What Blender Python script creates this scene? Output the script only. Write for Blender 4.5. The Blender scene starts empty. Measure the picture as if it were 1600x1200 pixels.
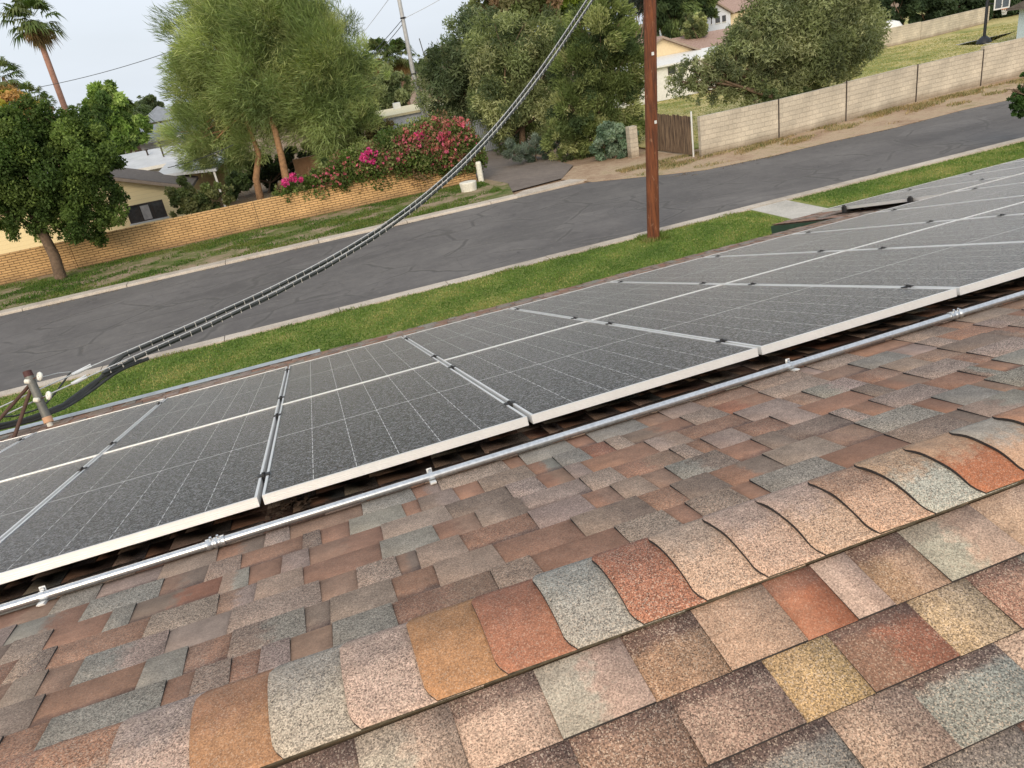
import bpy, math, random
import numpy as np
from mathutils import Vector, Matrix
R = math.radians
scene = bpy.context.scene
col = scene.collection

# ------------------------------------------------------------------ camera
FPX = 1154.48
YAW, PITCH, ROLL, AL = 0.2437, 0.4242, -0.1772, 0.2281
CAM = np.array([0.4362, -0.6740, 1.1029])
def _basis():
    f = np.array([math.sin(YAW)*math.cos(PITCH), math.cos(YAW)*math.cos(PITCH), -math.sin(PITCH)])
    r0 = np.array([math.cos(YAW), -math.sin(YAW), 0.0]); u0 = np.cross(r0, f)
    r = r0*math.cos(ROLL)+u0*math.sin(ROLL); u = -r0*math.sin(ROLL)+u0*math.cos(ROLL)
    return f, r, u
FW, RT, UP = _basis()
cam_d = bpy.data.cameras.new('camera'); cam = bpy.data.objects.new('camera', cam_d); col.objects.link(cam)
m = Matrix.Identity(4)
for i in range(3):
    m[i][0] = RT[i]; m[i][1] = UP[i]; m[i][2] = -FW[i]; m[i][3] = CAM[i]
cam.matrix_world = m
cam_d.sensor_width = 36; cam_d.lens = 36*FPX/1600
cam_d.clip_start = 0.05; cam_d.clip_end = 3000
scene.camera = cam

# ------------------------------------------------------------------ sky, sun, exposure
SUN_EL, SUN_AZ = R(27), R(205)            # azimuth clockwise from +Y
w = bpy.data.worlds.new("World"); scene.world = w; w.use_nodes = True
nt = w.node_tree; nt.nodes.clear()
out = nt.nodes.new('ShaderNodeOutputWorld'); bg = nt.nodes.new('ShaderNodeBackground')
sky = nt.nodes.new('ShaderNodeTexSky'); sky.sky_type = 'NISHITA'; sky.sun_disc = False
sky.sun_elevation = SUN_EL; sky.sun_rotation = SUN_AZ; sky.dust_density = 4; sky.air_density = 1.2; sky.ozone_density = 1
bg.inputs[1].default_value = 0.10
# thin high overcast: pale cloud veil over the blue, thicker towards the horizon
tc = nt.nodes.new('ShaderNodeTexCoord'); mp = nt.nodes.new('ShaderNodeMapping'); mp.inputs['Scale'].default_value = (1, 1, 3.5)
nz = nt.nodes.new('ShaderNodeTexNoise'); nz.inputs['Scale'].default_value = 1.6; nz.inputs['Detail'].default_value = 5
cr = nt.nodes.new('ShaderNodeMapRange'); cr.inputs[1].default_value = 0.3; cr.inputs[2].default_value = 0.7
cr.inputs[3].default_value = 0.76; cr.inputs[4].default_value = 1.0
mx = nt.nodes.new('ShaderNodeMixRGB'); mx.inputs[2].default_value = (7.35, 7.95, 8.7, 1)
nt.links.new(tc.outputs['Generated'], mp.inputs[0]); nt.links.new(mp.outputs[0], nz.inputs['Vector'])
nt.links.new(nz.outputs[0], cr.inputs[0]); nt.links.new(cr.outputs[0], mx.inputs[0])
nt.links.new(sky.outputs[0], mx.inputs[1]); nt.links.new(mx.outputs[0], bg.inputs[0]); nt.links.new(bg.outputs[0], out.inputs[0])

sd = bpy.data.lights.new('sun', 'SUN'); sd.energy = 2.3; sd.angle = R(35); sd.color = (1, .84, .64)
sun = bpy.data.objects.new('sun', sd); col.objects.link(sun)
sdir = Vector((math.sin(SUN_AZ)*math.cos(SUN_EL), math.cos(SUN_AZ)*math.cos(SUN_EL), math.sin(SUN_EL)))
sun.rotation_euler = sdir.to_track_quat('Z', 'Y').to_euler(); sun.location = (0, -20, 30)
scene.view_settings.view_transform = 'Standard'; scene.view_settings.look = 'None'
scene.view_settings.exposure = 0.2; scene.view_settings.gamma = 1
scene.render.engine = 'CYCLES'

# ------------------------------------------------------------------ helpers
G = -4.6                                    # street level
def ray(px, py):
    return FW + RT*(px-800)/FPX - UP*(py-600)/FPX
def atY(px, py, Y):
    d = ray(px, py); return Vector(CAM+d*(Y-CAM[1])/d[1])
def gnd(px, py, z=G):
    d = ray(px, py); return Vector(CAM+d*(z-CAM[2])/d[2])
def atD(px, py, D):
    return Vector(CAM+ray(px, py)*D)
def roofp(X, s, h=0.0, a=AL):
    return Vector((X, s*math.cos(a)+h*math.sin(a), -s*math.sin(a)+h*math.cos(a)))

def tag(o, label=None, cat=None, group=None, kind=None):
    if label: o['label'] = label
    if cat: o['category'] = cat
    if group: o['group'] = group
    if kind: o['kind'] = kind
    return o
def empty(name, loc, label=None, cat=None, group=None, rot=(0, 0, 0)):
    o = bpy.data.objects.new(name, None); o.location = loc; o.rotation_euler = rot
    o.empty_display_size = .2; col.objects.link(o)
    return tag(o, label, cat, group)

def np_mesh(name, V, F, mats, cols=None, fmat=None, smooth=False, uvs=None, cols2=None):
    """V (n,3); F (m,k) array or list of tuples"""
    me = bpy.data.meshes.new(name)
    V = np.asarray(V, dtype=np.float32)
    if isinstance(F, np.ndarray):
        mf, k = F.shape
        me.vertices.add(len(V)); me.vertices.foreach_set('co', V.ravel())
        me.loops.add(mf*k); me.loops.foreach_set('vertex_index', F.astype(np.int32).ravel())
        me.polygons.add(mf); me.polygons.foreach_set('loop_start', np.arange(0, mf*k, k, dtype=np.int32))
        me.polygons.foreach_set('loop_total', np.full(mf, k, dtype=np.int32))
        me.update(calc_edges=True)
    else:
        me.from_pydata([tuple(v) for v in V], [], F); me.update()
    for mm in (mats if isinstance(mats, (list, tuple)) else [mats]): me.materials.append(mm)
    if fmat is not None: me.polygons.foreach_set('material_index', np.asarray(fmat, dtype=np.int32))
    for nm, c in (('Col', cols), ('ColB', cols2)):
        if c is not None:
            a = me.attributes.new(nm, 'FLOAT_COLOR', 'FACE')
            c = np.asarray(c, dtype=np.float32)
            if c.shape[1] == 3: c = np.hstack([c, np.ones((len(c), 1), np.float32)])
            a.data.foreach_set('color', c.ravel())
    if uvs is not None:
        u = me.uv_layers.new(name='UVMap'); u.data.foreach_set('uv', np.asarray(uvs, dtype=np.float32).ravel())
    if smooth: me.polygons.foreach_set('use_smooth', np.ones(len(me.polygons), dtype=bool))
    return me
def link(name, me, parent=None, loc=None, rot=None):
    o = bpy.data.objects.new(name, me); col.objects.link(o)
    if parent: o.parent = parent
    if loc is not None: o.location = loc
    if rot is not None: o.rotation_euler = rot
    return o
class MB:
    """collects shapes in one mesh; coordinates local to the object it will be"""
    def __init__(s): s.v = []; s.f = []
    def quad(s, a, b, c, d):
        n = len(s.v); s.v += [tuple(a), tuple(b), tuple(c), tuple(d)]; s.f.append((n, n+1, n+2, n+3)); return s
    def poly(s, pts):
        n = len(s.v); s.v += [tuple(p) for p in pts]; s.f.append(tuple(range(n, n+len(pts)))); return s
    def box(s, a, b, M=None):
        x0, y0, z0 = a; x1, y1, z1 = b; n = len(s.v)
        p = [(x0, y0, z0), (x1, y0, z0), (x1, y1, z0), (x0, y1, z0), (x0, y0, z1), (x1, y0, z1), (x1, y1, z1), (x0, y1, z1)]
        if M is not None: p = [tuple(M @ Vector(q)) for q in p]
        s.v += p
        s.f += [(n, n+3, n+2, n+1), (n+4, n+5, n+6, n+7), (n, n+1, n+5, n+4), (n+1, n+2, n+6, n+5), (n+2, n+3, n+7, n+6), (n+3, n, n+4, n+7)]
        return s
    def prism(s, pts, d):
        """closed outline pts (3D) extruded by vector d"""
        n = len(s.v); k = len(pts); d = Vector(d)
        s.v += [tuple(p) for p in pts]+[tuple(Vector(p)+d) for p in pts]
        s.f.append(tuple(range(n+k-1, n-1, -1))); s.f.append(tuple(range(n+k, n+2*k)))
        for i in range(k):
            j = (i+1) % k; s.f.append((n+i, n+j, n+k+j, n+k+i))
        return s
    def tube(s, path, rad, seg=10, cap=True):
        path = [Vector(p) for p in path]; n0 = len(s.v); k = len(path)
        if not hasattr(rad, '__len__'): rad = [rad]*k
        prev = None
        for i, p in enumerate(path):
            t = (path[min(i+1, k-1)]-path[max(i-1, 0)]).normalized()
            if prev is None:
                a = t.cross(Vector((0, 0, 1)));
                if a.length < .05: a = t.cross(Vector((0, 1, 0)))
                a.normalize()
            else:
                a = (prev-t*prev.dot(t)).normalized()
            prev = a; b = t.cross(a)
            for j in range(seg):
                th = 2*math.pi*j/seg; s.v.append(tuple(p+(a*math.cos(th)+b*math.sin(th))*rad[i]))
        for i in range(k-1):
            for j in range(seg):
                j2 = (j+1) % seg
                s.f.append((n0+i*seg+j, n0+i*seg+j2, n0+(i+1)*seg+j2, n0+(i+1)*seg+j))
        if cap:
            s.f.append(tuple(n0+j for j in range(seg-1, -1, -1))); s.f.append(tuple(n0+(k-1)*seg+j for j in range(seg)))
        return s
    def torus(s, c, nrm, R0, r0, seg=14, ms=7):
        c = Vector(c); nrm = Vector(nrm).normalized(); a = nrm.orthogonal().normalized(); b = nrm.cross(a); n0 = len(s.v)
        for i in range(seg):
            t = 2*math.pi*i/seg; d = a*math.cos(t)+b*math.sin(t)
            for j in range(ms):
                q = 2*math.pi*j/ms; s.v.append(tuple(c+d*(R0+r0*math.cos(q))+nrm*r0*math.sin(q)))
        for i in range(seg):
            for j in range(ms):
                i2, j2 = (i+1) % seg, (j+1) % ms
                s.f.append((n0+i*ms+j, n0+i2*ms+j, n0+i2*ms+j2, n0+i*ms+j2))
        return s
    def build(s, name, mat, parent=None, smooth=False, loc=None, rot=None, bevel=0):
        me = np_mesh(name, s.v, s.f, mat, smooth=False)
        if smooth:
            me.polygons.foreach_set('use_smooth', np.ones(len(me.polygons), dtype=bool))
            me.set_sharp_from_angle(angle=R(50))
        o = link(name, me, parent, loc, rot)
        if bevel:
            b = o.modifiers.new('bevel', 'BEVEL'); b.width = bevel; b.segments = 2; b.limit_method = 'ANGLE'
        return o

# ------------------------------------------------------------------ materials
class Mat:
    def __init__(s, name):
        s.m = bpy.data.materials.new(name); s.m.use_nodes = True; s.t = s.m.node_tree
        s.b = s.t.nodes['Principled BSDF']; s.o = s.t.nodes['Material Output']
    def n(s, ty, **kw):
        nd = s.t.nodes.new(ty)
        for k, v in kw.items():
            if k.startswith('i_'):
                key = k[2:]; nd.inputs[int(key) if key.isdigit() else key].default_value = v
            else: setattr(nd, k, v)
        return nd
    def l(s, a, b): s.t.links.new(a, b)
    def coord(s, kind='Object', scale=(1, 1, 1)):
        c = s.n('ShaderNodeTexCoord'); mp = s.n('ShaderNodeMapping'); mp.inputs['Scale'].default_value = scale
        s.l(c.outputs[kind], mp.inputs[0]); return mp.outputs[0]
    def noise(s, vec, scale, detail=4, rough=.6, dist=0):
        nd = s.n('ShaderNodeTexNoise'); nd.inputs['Scale'].default_value = scale; nd.inputs['Detail'].default_value = detail
        nd.inputs['Roughness'].default_value = rough; nd.inputs['Distortion'].default_value = dist
        if vec is not None: s.l(vec, nd.inputs['Vector'])
        return nd.outputs['Fac']
    def ramp(s, fac, stops):
        nd = s.n('ShaderNodeValToRGB'); e = nd.color_ramp.elements
        while len(e) < len(stops): e.new(.5)
        for i, (p, c) in enumerate(stops):
            e[i].position = p; e[i].color = (*c, 1) if not isinstance(c, (int, float)) else (c, c, c, 1)
        s.l(fac, nd.inputs[0]); return nd.outputs[0]
    def rng(s, fac, a, b, c, d):
        nd = s.n('ShaderNodeMapRange'); s.l(fac, nd.inputs[0])
        for i, v in enumerate((a, b, c, d)): nd.inputs[i+1].default_value = v
        return nd.outputs[0]
    def mix(s, fac, a, b, mode='MIX'):
        nd = s.n('ShaderNodeMixRGB', blend_type=mode)
        for i, x in enumerate((fac, a, b)):
            if isinstance(x, (int, float)): nd.inputs[i].default_value = x if i == 0 else (x, x, x, 1)
            elif isinstance(x, tuple): nd.inputs[i].default_value = (*x, 1) if len(x) == 3 else x
            else: s.l(x, nd.inputs[i])
        return nd.outputs[0]
    def math(s, op, a, b=0.0, c=None):
        nd = s.n('ShaderNodeMath', operation=op)
        for i, x in enumerate((a, b) if c is None else (a, b, c)):
            if isinstance(x, (int, float)): nd.inputs[i].default_value = x
            else: s.l(x, nd.inputs[i])
        return nd.outputs[0]
    def sep(s, vec):
        nd = s.n('ShaderNodeSeparateXYZ'); s.l(vec, nd.inputs[0]); return nd.outputs
    def bump(s, h, strength=.4, dist=.01):
        nd = s.n('ShaderNodeBump'); nd.inputs['Strength'].default_value = strength; nd.inputs['Distance'].default_value = dist
        s.l(h, nd.inputs['Height']); s.l(nd.outputs[0], s.b.inputs['Normal'])
    def set(s, base=None, rough=None, metal=None, spec=None):
        def st(k, v):
            if v is None: return
            if isinstance(v, (int, float)): s.b.inputs[k].default_value = v
            elif isinstance(v, tuple): s.b.inputs[k].default_value = (*v, 1)
            else: s.l(v, s.b.inputs[k])
        st('Base Color', base); st('Roughness', rough); st('Metallic', metal); st('Specular IOR Level', spec)
        return s.m

def plain(name, c, rough=.6, metal=0.0, var=.18, scale=6, bump=0.0, spec=.4):
    a = Mat(name); v = a.coord()
    f = a.noise(v, scale, 6); f2 = a.noise(v, scale*9, 3)
    k = a.rng(f, .3, .7, 1-var, 1+var); k2 = a.rng(f2, .3, .7, 1-var*.5, 1+var*.5)
    c1 = a.mix(1.0, c, k, 'MULTIPLY'); c1 = a.mix(1.0, c1, k2, 'MULTIPLY')
    if bump: a.bump(f2, bump, .02)
    return a.set(c1, rough, metal, spec)

def leafmat(name, trans=.35, rough=.65):
    a = Mat(name); at = a.n('ShaderNodeAttribute', attribute_name='Col')
    a.set(at.outputs['Color'], rough, 0.0, .25)
    tr = a.n('ShaderNodeBsdfTranslucent'); mxs = a.n('ShaderNodeMixShader'); mxs.inputs[0].default_value = trans
    k = a.mix(1.0, at.outputs['Color'], (1.25, 1.3, .6), 'MULTIPLY'); a.l(k, tr.inputs[0])
    a.l(a.b.outputs[0], mxs.inputs[1]); a.l(tr.outputs[0], mxs.inputs[2]); a.l(mxs.outputs[0], a.o.inputs[0])
    return a.m
LEAF = leafmat('leaf'); GRASS = leafmat('grass_blade', .25)

def shingle_mat():
    a = Mat('asphalt_shingle')
    A = a.n('ShaderNodeAttribute', attribute_name='Col'); B = a.n('ShaderNodeAttribute', attribute_name='ColB')
    obj = a.coord('Object')
    uv = a.n('ShaderNodeUVMap'); uo = a.sep(uv.outputs[0])
    n1 = a.noise(obj, 28, 4, .7)
    # blend of the two granule colours across the tab, ragged edge
    k = a.math('ADD', a.math('MULTIPLY', a.math('SUBTRACT', n1, .5), .9), uo[0])
    k = a.rng(k, .38, .62, 0, 1)
    c = a.mix(k, A.outputs['Color'], B.outputs['Color'])
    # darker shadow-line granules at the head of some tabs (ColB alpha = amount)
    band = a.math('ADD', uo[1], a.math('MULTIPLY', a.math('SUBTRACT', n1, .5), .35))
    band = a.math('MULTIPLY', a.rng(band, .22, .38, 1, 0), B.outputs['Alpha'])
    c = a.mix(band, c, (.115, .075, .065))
    # granules: individual ceramic grains ~2 mm
    vo = a.n('ShaderNodeTexVoronoi'); vo.inputs['Scale'].default_value = 360; a.l(obj, vo.inputs['Vector'])
    hv = a.n('ShaderNodeSeparateColor'); a.l(vo.outputs['Color'], hv.inputs[0])
    amp = A.outputs['Alpha']
    g = a.math('SUBTRACT', hv.outputs[0], .5)
    n3 = a.math('SUBTRACT', a.noise(obj, 190, 2, .6), .5)
    g = a.math('ADD', a.math('MULTIPLY', g, 1.15), a.math('MULTIPLY', n3, 1.6))
    g = a.math('ADD', a.math('MULTIPLY', g, amp), 1.0)
    g = a.math('MAXIMUM', g, .18)
    c = a.mix(1.0, c, g, 'MULTIPLY')
    # pale stray granules
    pal = a.math('MULTIPLY', a.math('GREATER_THAN', hv.outputs[1], .86), amp)
    c = a.mix(a.math('MULTIPLY', pal, .55), c, (.55, .46, .38))
    drk = a.math('MULTIPLY', a.math('GREATER_THAN', hv.outputs[2], .84), amp)
    c = a.mix(a.math('MULTIPLY', drk, .42), c, (.09, .075, .075))
    # broad weathering
    wv = a.rng(a.noise(obj, 2.3, 5, .6), .3, .7, .88, 1.1); c = a.mix(1.0, c, wv, 'MULTIPLY')
    c = a.mix(1.0, c, a.rng(a.noise(obj, 17, 4, .65), .3, .7, .80, 1.16), 'MULTIPLY')
    c = a.mix(1.0, c, (1.25, 1.17, 1.08), 'MULTIPLY')
    bh = a.math('ADD', hv.outputs[0], a.math('MULTIPLY', n3, 1.5))
    a.bump(bh, .55, .0016)
    return a.set(c, .85, 0.0, .3)
SHINGLE = shingle_mat()
SHINGLE_EDGE = plain('shingle_edge', (.035, .03, .028), .95, var=.3, scale=40)

def glass_mat():
    a = Mat('solar_glass'); obj = a.coord('Object'); xyz = a.sep(obj)
    PW, PL = 1.134, 1.0                       # y is normalised by the object's own scale below
    x = xyz[0]; y = xyz[1]
    def line(v, period, off, wd):
        t = a.math('MODULO', a.math('ADD', v, 10*period-off), period)
        t = a.math('ABSOLUTE', a.math('SUBTRACT', t, period/2))
        return a.math('LESS_THAN', t, wd)
    cellp = (PW-.05)/6
    lx = line(x, cellp, .025+cellp/2, .0016)
    inx = a.math('MULTIPLY', a.math('GREATER_THAN', x, .06), a.math('LESS_THAN', x, PW-.06))
    lx = a.math('MULTIPLY', lx, inx)
    rowp = .0925
    dash = a.rng(a.math('ABSOLUTE', a.math('SUBTRACT', a.math('MODULO', a.math('ADD', y, 1.0), rowp), rowp/2)), .028, .034, .8, .15)
    lx = a.math('MULTIPLY', lx, dash)
    ly = line(y, rowp, rowp/2, .0006)
    at = a.n('ShaderNodeAttribute', attribute_name='Col')     # Col.r = half length of the panel
    mid = a.math('LESS_THAN', a.math('ABSOLUTE', a.math('SUBTRACT', y, at.outputs['Fac'])), .0035)
    st = a.coord('Object', (30, 34, 1)); sn = a.noise(st, 1, 4, .8)
    st2 = a.coord('Object', (95, 80, 1)); sn2 = a.noise(st2, 1, 2, .7)
    tex = a.math('ADD', a.math('MULTIPLY', sn, .6), a.math('MULTIPLY', sn2, .6))
    base = a.ramp(tex, [(.47, (.004, .005, .007)), (.585, (.018, .019, .022)), (.70, (.19, .195, .20))])  # pale specks paint glints of the pebbled glass into the base colour
    big = a.rng(a.noise(obj, 3, 4), .3, .7, .85, 1.2); base = a.mix(1.0, base, big, 'MULTIPLY')
    base = a.mix(a.math('MULTIPLY', lx, .95), base, (.75, .75, .74))
    base = a.mix(a.math('MULTIPLY', ly, .12), base, (.5, .5, .5))
    base = a.mix(a.math('MULTIPLY', mid, .9), base, (.75, .75, .74))
    a.bump(tex, 1.0, .006)
    a.b.inputs['Sheen Weight'].default_value = .48; a.b.inputs['Sheen Roughness'].default_value = .11
    a.b.inputs['Sheen Tint'].default_value = (.96, .98, 1, 1)
    return a.set(base, .26, 0.0, .30)
GLASS = glass_mat()
ALU = plain('anodised_aluminium', (.88, .88, .87), .36, .5, var=.04)
GALV = Mat('galvanised_steel'); _v = GALV.coord('Object', (1, 1, 1)); _f = GALV.noise(_v, 60, 4)
GALV = GALV.set(GALV.ramp(_f, [(.3, (.50, .52, .54)), (.7, (.72, .74, .76))]), .30, .85)
ZINC = plain('zinc_plate', (.80, .81, .80), .4, .3, var=.08)
BLACK = plain('black_plastic', (.018, .018, .02), .5, var=.2)
CABLE_BLACK = plain('black_insulation', (.05, .055, .055), .45, var=.2)
WIRE = plain('bare_wire', (.62, .62, .60), .4, .4, var=.1)

# ------------------------------------------------------------------ own house: roof
rng_ = random.Random(11)
TAN, PINK, BROWN, RED, GREY, BLUE, DARK, GOLD = ((.36, .27, .215), (.37, .275, .235), (.36, .20, .135), (.33, .155, .10),
    (.32, .29, .245), (.305, .283, .25), (.26, .19, .15), (.37, .265, .15))
PAL = [(BROWN, 36), (RED, 6), (PINK, 20), (TAN, 8), (GREY, 8), (BLUE, 7), (DARK, 8), ((.29, .18, .13), 18)]
def pick(P_=None):
    P_ = P_ or PAL
    t = rng_.random()*sum(x[1] for x in P_)
    for c, k in P_:
        t -= k
        if t <= 0: return c
LIGHT = [(PINK, 30), (TAN, 22), (GREY, 11), (BLUE, 8), (DARK, 13), ((.36, .26, .20), 16)]
BASE = [(BROWN, 34), ((.34, .215, .155), 24), ((.32, .18, .125), 16), (RED, 6), (PINK, 8), (DARK, 8), (BLUE, 4)]
def jit(c, a=.10):
    k = 1+rng_.uniform(-a, a); return tuple(max(.01, x*k*(1+rng_.uniform(-.015, .015))) for x in c)
SR = 0.75                                   # ridge line position on the far plane
RIDGE = roofp(0, SR)
class Slope:
    def __init__(s): s.V = []; s.F = []; s.A = []; s.B = []; s.M = []; s.U = []
    def tab(s, P, x0, x1, t0, t1, hh, th, cA, cB, amp, band, flip, skew=0.0):
        """P(x,t,h)->point. top from t0 (head) to t1 (butt)"""
        n = len(s.V); bt = hh+th
        s.V += [P(x0-skew, t0, .0005+hh*.3), P(x1+skew, t0, .0005+hh*.3), P(x1, t1, bt), P(x0, t1, bt),
                P(x0, t1, -.002), P(x1, t1, -.002), P(x0-skew, t0, -.004), P(x1+skew, t0, -.004)]
        fs = [(n, n+1, n+2, n+3), (n+3, n+2, n+5, n+4), (n+6, n, n+3, n+4), (n+1, n+7, n+5, n+2)]
        if flip: fs = [f[::-1] for f in fs]
        uv = {n: (0, 0), n+1: (1, 0), n+2: (1, 1), n+3: (0, 1)}
        for i, f in enumerate(fs):
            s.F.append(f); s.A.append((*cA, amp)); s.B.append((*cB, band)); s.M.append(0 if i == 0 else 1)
            for q in f: s.U.append(uv.get(q, (.5, .5)))
def tabcolors(i):
    P_ = LIGHT if i % 2 else BASE
    a = jit(pick(P_)); b = jit(pick(P_)) if rng_.random() < .3 else a
    sp = rng_.choice([.5, .6, .9, 1.0, 1.15]) if i % 2 else rng_.choice([.2, .3, .4, .7])
    return a, b, sp
def P_far(X, t, h): return roofp(X, SR+t, h)
def P_near(X, t, h):
    p = Vector((X, RIDGE[1]-t*math.cos(AL)-h*math.sin(AL), RIDGE[2]-t*math.sin(AL)+h*math.cos(AL))); return p
EXPO = .160
def rows(S, P, xa, xb, n, flip, first=0.14, n0=0, coarse=None, overrides={}):
    for r in range(n0, n):
        t1 = first+EXPO*(r) ; t0 = t1-EXPO-.02
        x = xa-rng_.random()*.3; k = 0
        over = overrides.get(r)
        if over:
            for (x0, x1, ca, cb, am, bd, up) in over:
                S.tab(P, x0, x1, t0, t1, .006, .006 if up else .0015, ca, cb, am, bd, flip)
        while x < xb:
            if over and over[0][0]-.001 <= x < over[-1][1]: x = over[-1][1]
            wd = rng_.choice([.07, .10, .12, .15, .18, .22, .26])*rng_.uniform(.9, 1.1)
            if coarse: wd *= coarse
            x1 = x+wd
            if over and x < over[0][0] < x1+.05: x1 = over[0][0]
            ca, cb, am = tabcolors(k); up = k % 2
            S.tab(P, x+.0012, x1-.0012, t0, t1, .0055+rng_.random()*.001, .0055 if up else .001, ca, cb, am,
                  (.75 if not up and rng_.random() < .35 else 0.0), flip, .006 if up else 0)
            x = x1; k += 1
# colours of the nearest tabs as seen, (x0, x1, colour a, colour b, speckle, dark head, raised)
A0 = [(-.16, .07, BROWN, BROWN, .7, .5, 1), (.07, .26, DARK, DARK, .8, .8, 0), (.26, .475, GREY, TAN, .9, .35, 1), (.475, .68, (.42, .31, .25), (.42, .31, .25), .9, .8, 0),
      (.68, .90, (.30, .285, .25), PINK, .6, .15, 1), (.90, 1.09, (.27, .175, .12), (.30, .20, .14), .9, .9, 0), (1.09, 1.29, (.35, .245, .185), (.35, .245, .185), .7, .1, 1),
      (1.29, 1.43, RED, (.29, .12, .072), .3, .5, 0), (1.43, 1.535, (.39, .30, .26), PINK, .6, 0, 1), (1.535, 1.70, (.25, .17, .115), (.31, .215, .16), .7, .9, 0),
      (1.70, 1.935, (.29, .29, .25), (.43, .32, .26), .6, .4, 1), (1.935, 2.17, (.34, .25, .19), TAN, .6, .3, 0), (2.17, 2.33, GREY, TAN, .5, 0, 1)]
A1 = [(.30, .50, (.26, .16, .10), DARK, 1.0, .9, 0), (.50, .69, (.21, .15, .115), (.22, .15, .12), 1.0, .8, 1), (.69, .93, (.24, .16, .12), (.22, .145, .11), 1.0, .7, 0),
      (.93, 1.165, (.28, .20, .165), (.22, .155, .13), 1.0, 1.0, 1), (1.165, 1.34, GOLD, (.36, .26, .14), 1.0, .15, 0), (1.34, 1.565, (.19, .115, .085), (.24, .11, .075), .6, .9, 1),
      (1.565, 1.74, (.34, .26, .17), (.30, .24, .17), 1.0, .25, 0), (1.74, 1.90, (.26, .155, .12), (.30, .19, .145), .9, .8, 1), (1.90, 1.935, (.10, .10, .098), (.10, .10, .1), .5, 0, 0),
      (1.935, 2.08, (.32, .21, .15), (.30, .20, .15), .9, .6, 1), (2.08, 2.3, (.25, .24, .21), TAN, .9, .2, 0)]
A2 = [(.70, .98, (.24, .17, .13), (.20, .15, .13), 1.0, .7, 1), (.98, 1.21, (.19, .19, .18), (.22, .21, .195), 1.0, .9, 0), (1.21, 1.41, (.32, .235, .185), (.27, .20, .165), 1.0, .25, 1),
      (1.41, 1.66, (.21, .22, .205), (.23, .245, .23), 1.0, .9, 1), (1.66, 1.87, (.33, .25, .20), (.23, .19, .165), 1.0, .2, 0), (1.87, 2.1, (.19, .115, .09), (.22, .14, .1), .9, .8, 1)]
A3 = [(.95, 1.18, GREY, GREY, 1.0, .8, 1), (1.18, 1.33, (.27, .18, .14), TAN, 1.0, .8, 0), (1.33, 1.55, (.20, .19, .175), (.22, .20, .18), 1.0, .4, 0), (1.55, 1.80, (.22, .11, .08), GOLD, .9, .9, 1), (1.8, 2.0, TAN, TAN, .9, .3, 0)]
S = Slope()
rows(S, P_near, -6, 7, 6, True, first=.325, overrides={0: A0, 1: A1, 2: A2, 3: A3})
rows(S, P_near, -6, 7, 26, True, first=.325, n0=6, coarse=2.5)
# far slope: from the caps down to the eave
rows(S, P_far, -5.5, 9.5, 10, False, first=.30)
rows(S, P_far, -7.5, 12, 47, False, first=.30, n0=10)
# wing of the roof that reaches further towards the street
EAVE = SR+.30+EXPO*46
for r in range(47, 57):
    t1 = .30+EXPO*r; x = 7.87; k = 0
    while x < 24:
        wd = rng_.uniform(.15, .4); ca, cb, am = tabcolors(k)
        S.tab(P_far, x, x+wd, t1-EXPO-.02, t1, .006, .005 if k % 2 else .001, ca, cb, am, 0, False); x += wd; k += 1
house = empty('house', (0, 0, G), 'own single storey house under a brown and grey shingled gable roof', 'house')
def local(V, o=(0, 0, G)): return [(v[0]-o[0], v[1]-o[1], v[2]-o[2]) for v in V]
me = np_mesh('roof', local(S.V), np.array(S.F), [SHINGLE, SHINGLE_EDGE], np.array(S.A), S.M, False, S.U, np.array(S.B))
roof = link('roof', me, house)
# roof deck under the shingles (two sloping slabs)
d = MB(); z_ = -G
def L(v): return (v[0], v[1], v[2]-G)
top = [L(roofp(-7.5, EAVE, -.012)), L(roofp(-7.5, SR, -.012)), L(P_near(-7.5, 4.3, -.012)), L(P_near(-7.5, 4.3, -.09)), L(roofp(-7.5, SR, -.10)), L(roofp(-7.5, EAVE, -.09))]
d.prism(top, (31.5, 0, 0))
d.prism([L(roofp(7.9, SR+.30+EXPO*56-.02, -.012)), L(roofp(7.9, EAVE-.02, -.012)), L(roofp(7.9, EAVE-.02, -.09)), L(roofp(7.9, SR+.30+EXPO*56-.02, -.09))], (16, 0, 0))
d.build('roof_deck', plain('plywood', (.22, .16, .10), .8), house)
wl = MB(); ey = EAVE*math.cos(AL)-.55; wz = -EAVE*math.sin(AL)-G-.03
wl.box((-7.0, -2.9, 0), (23, ey, wz)); wl.prism([(8.3, ey, 0), (8.3, ey+1.4, 0), (8.3, ey+1.4, wz-.33), (8.3, ey, wz-.05)], (14.5, 0, 0))
wl.build('wall', plain('painted_stucco', (.62, .55, .42), .85, bump=.3, scale=12), house)
GREEN = plain('green_trim_paint', (.035, .07, .045), .55, var=.2)
fa = MB()
e1 = SR+.30+EXPO*56
fa.prism([L(roofp(7.85, EAVE+.02, -.018)), L(roofp(7.85, e1, -.018)), L(roofp(7.85, e1, -.20)), L(roofp(7.85, EAVE+.02, -.20))], (.025, 0, 0))
fa.prism([L(roofp(7.875, e1, -.018)), L(roofp(7.875, e1+.022, -.018)), L(roofp(7.875, e1+.022, -.20)), L(roofp(7.875, e1, -.20))], (16, 0, 0))
fa.prism([L(roofp(-7.5, EAVE-.005, -.018)), L(roofp(-7.5, EAVE+.018, -.018)), L(roofp(-7.5, EAVE+.018, -.19)), L(roofp(-7.5, EAVE-.005, -.19))], (15.34, 0, 0))
fa.build('fascia', GREEN, house)
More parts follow.
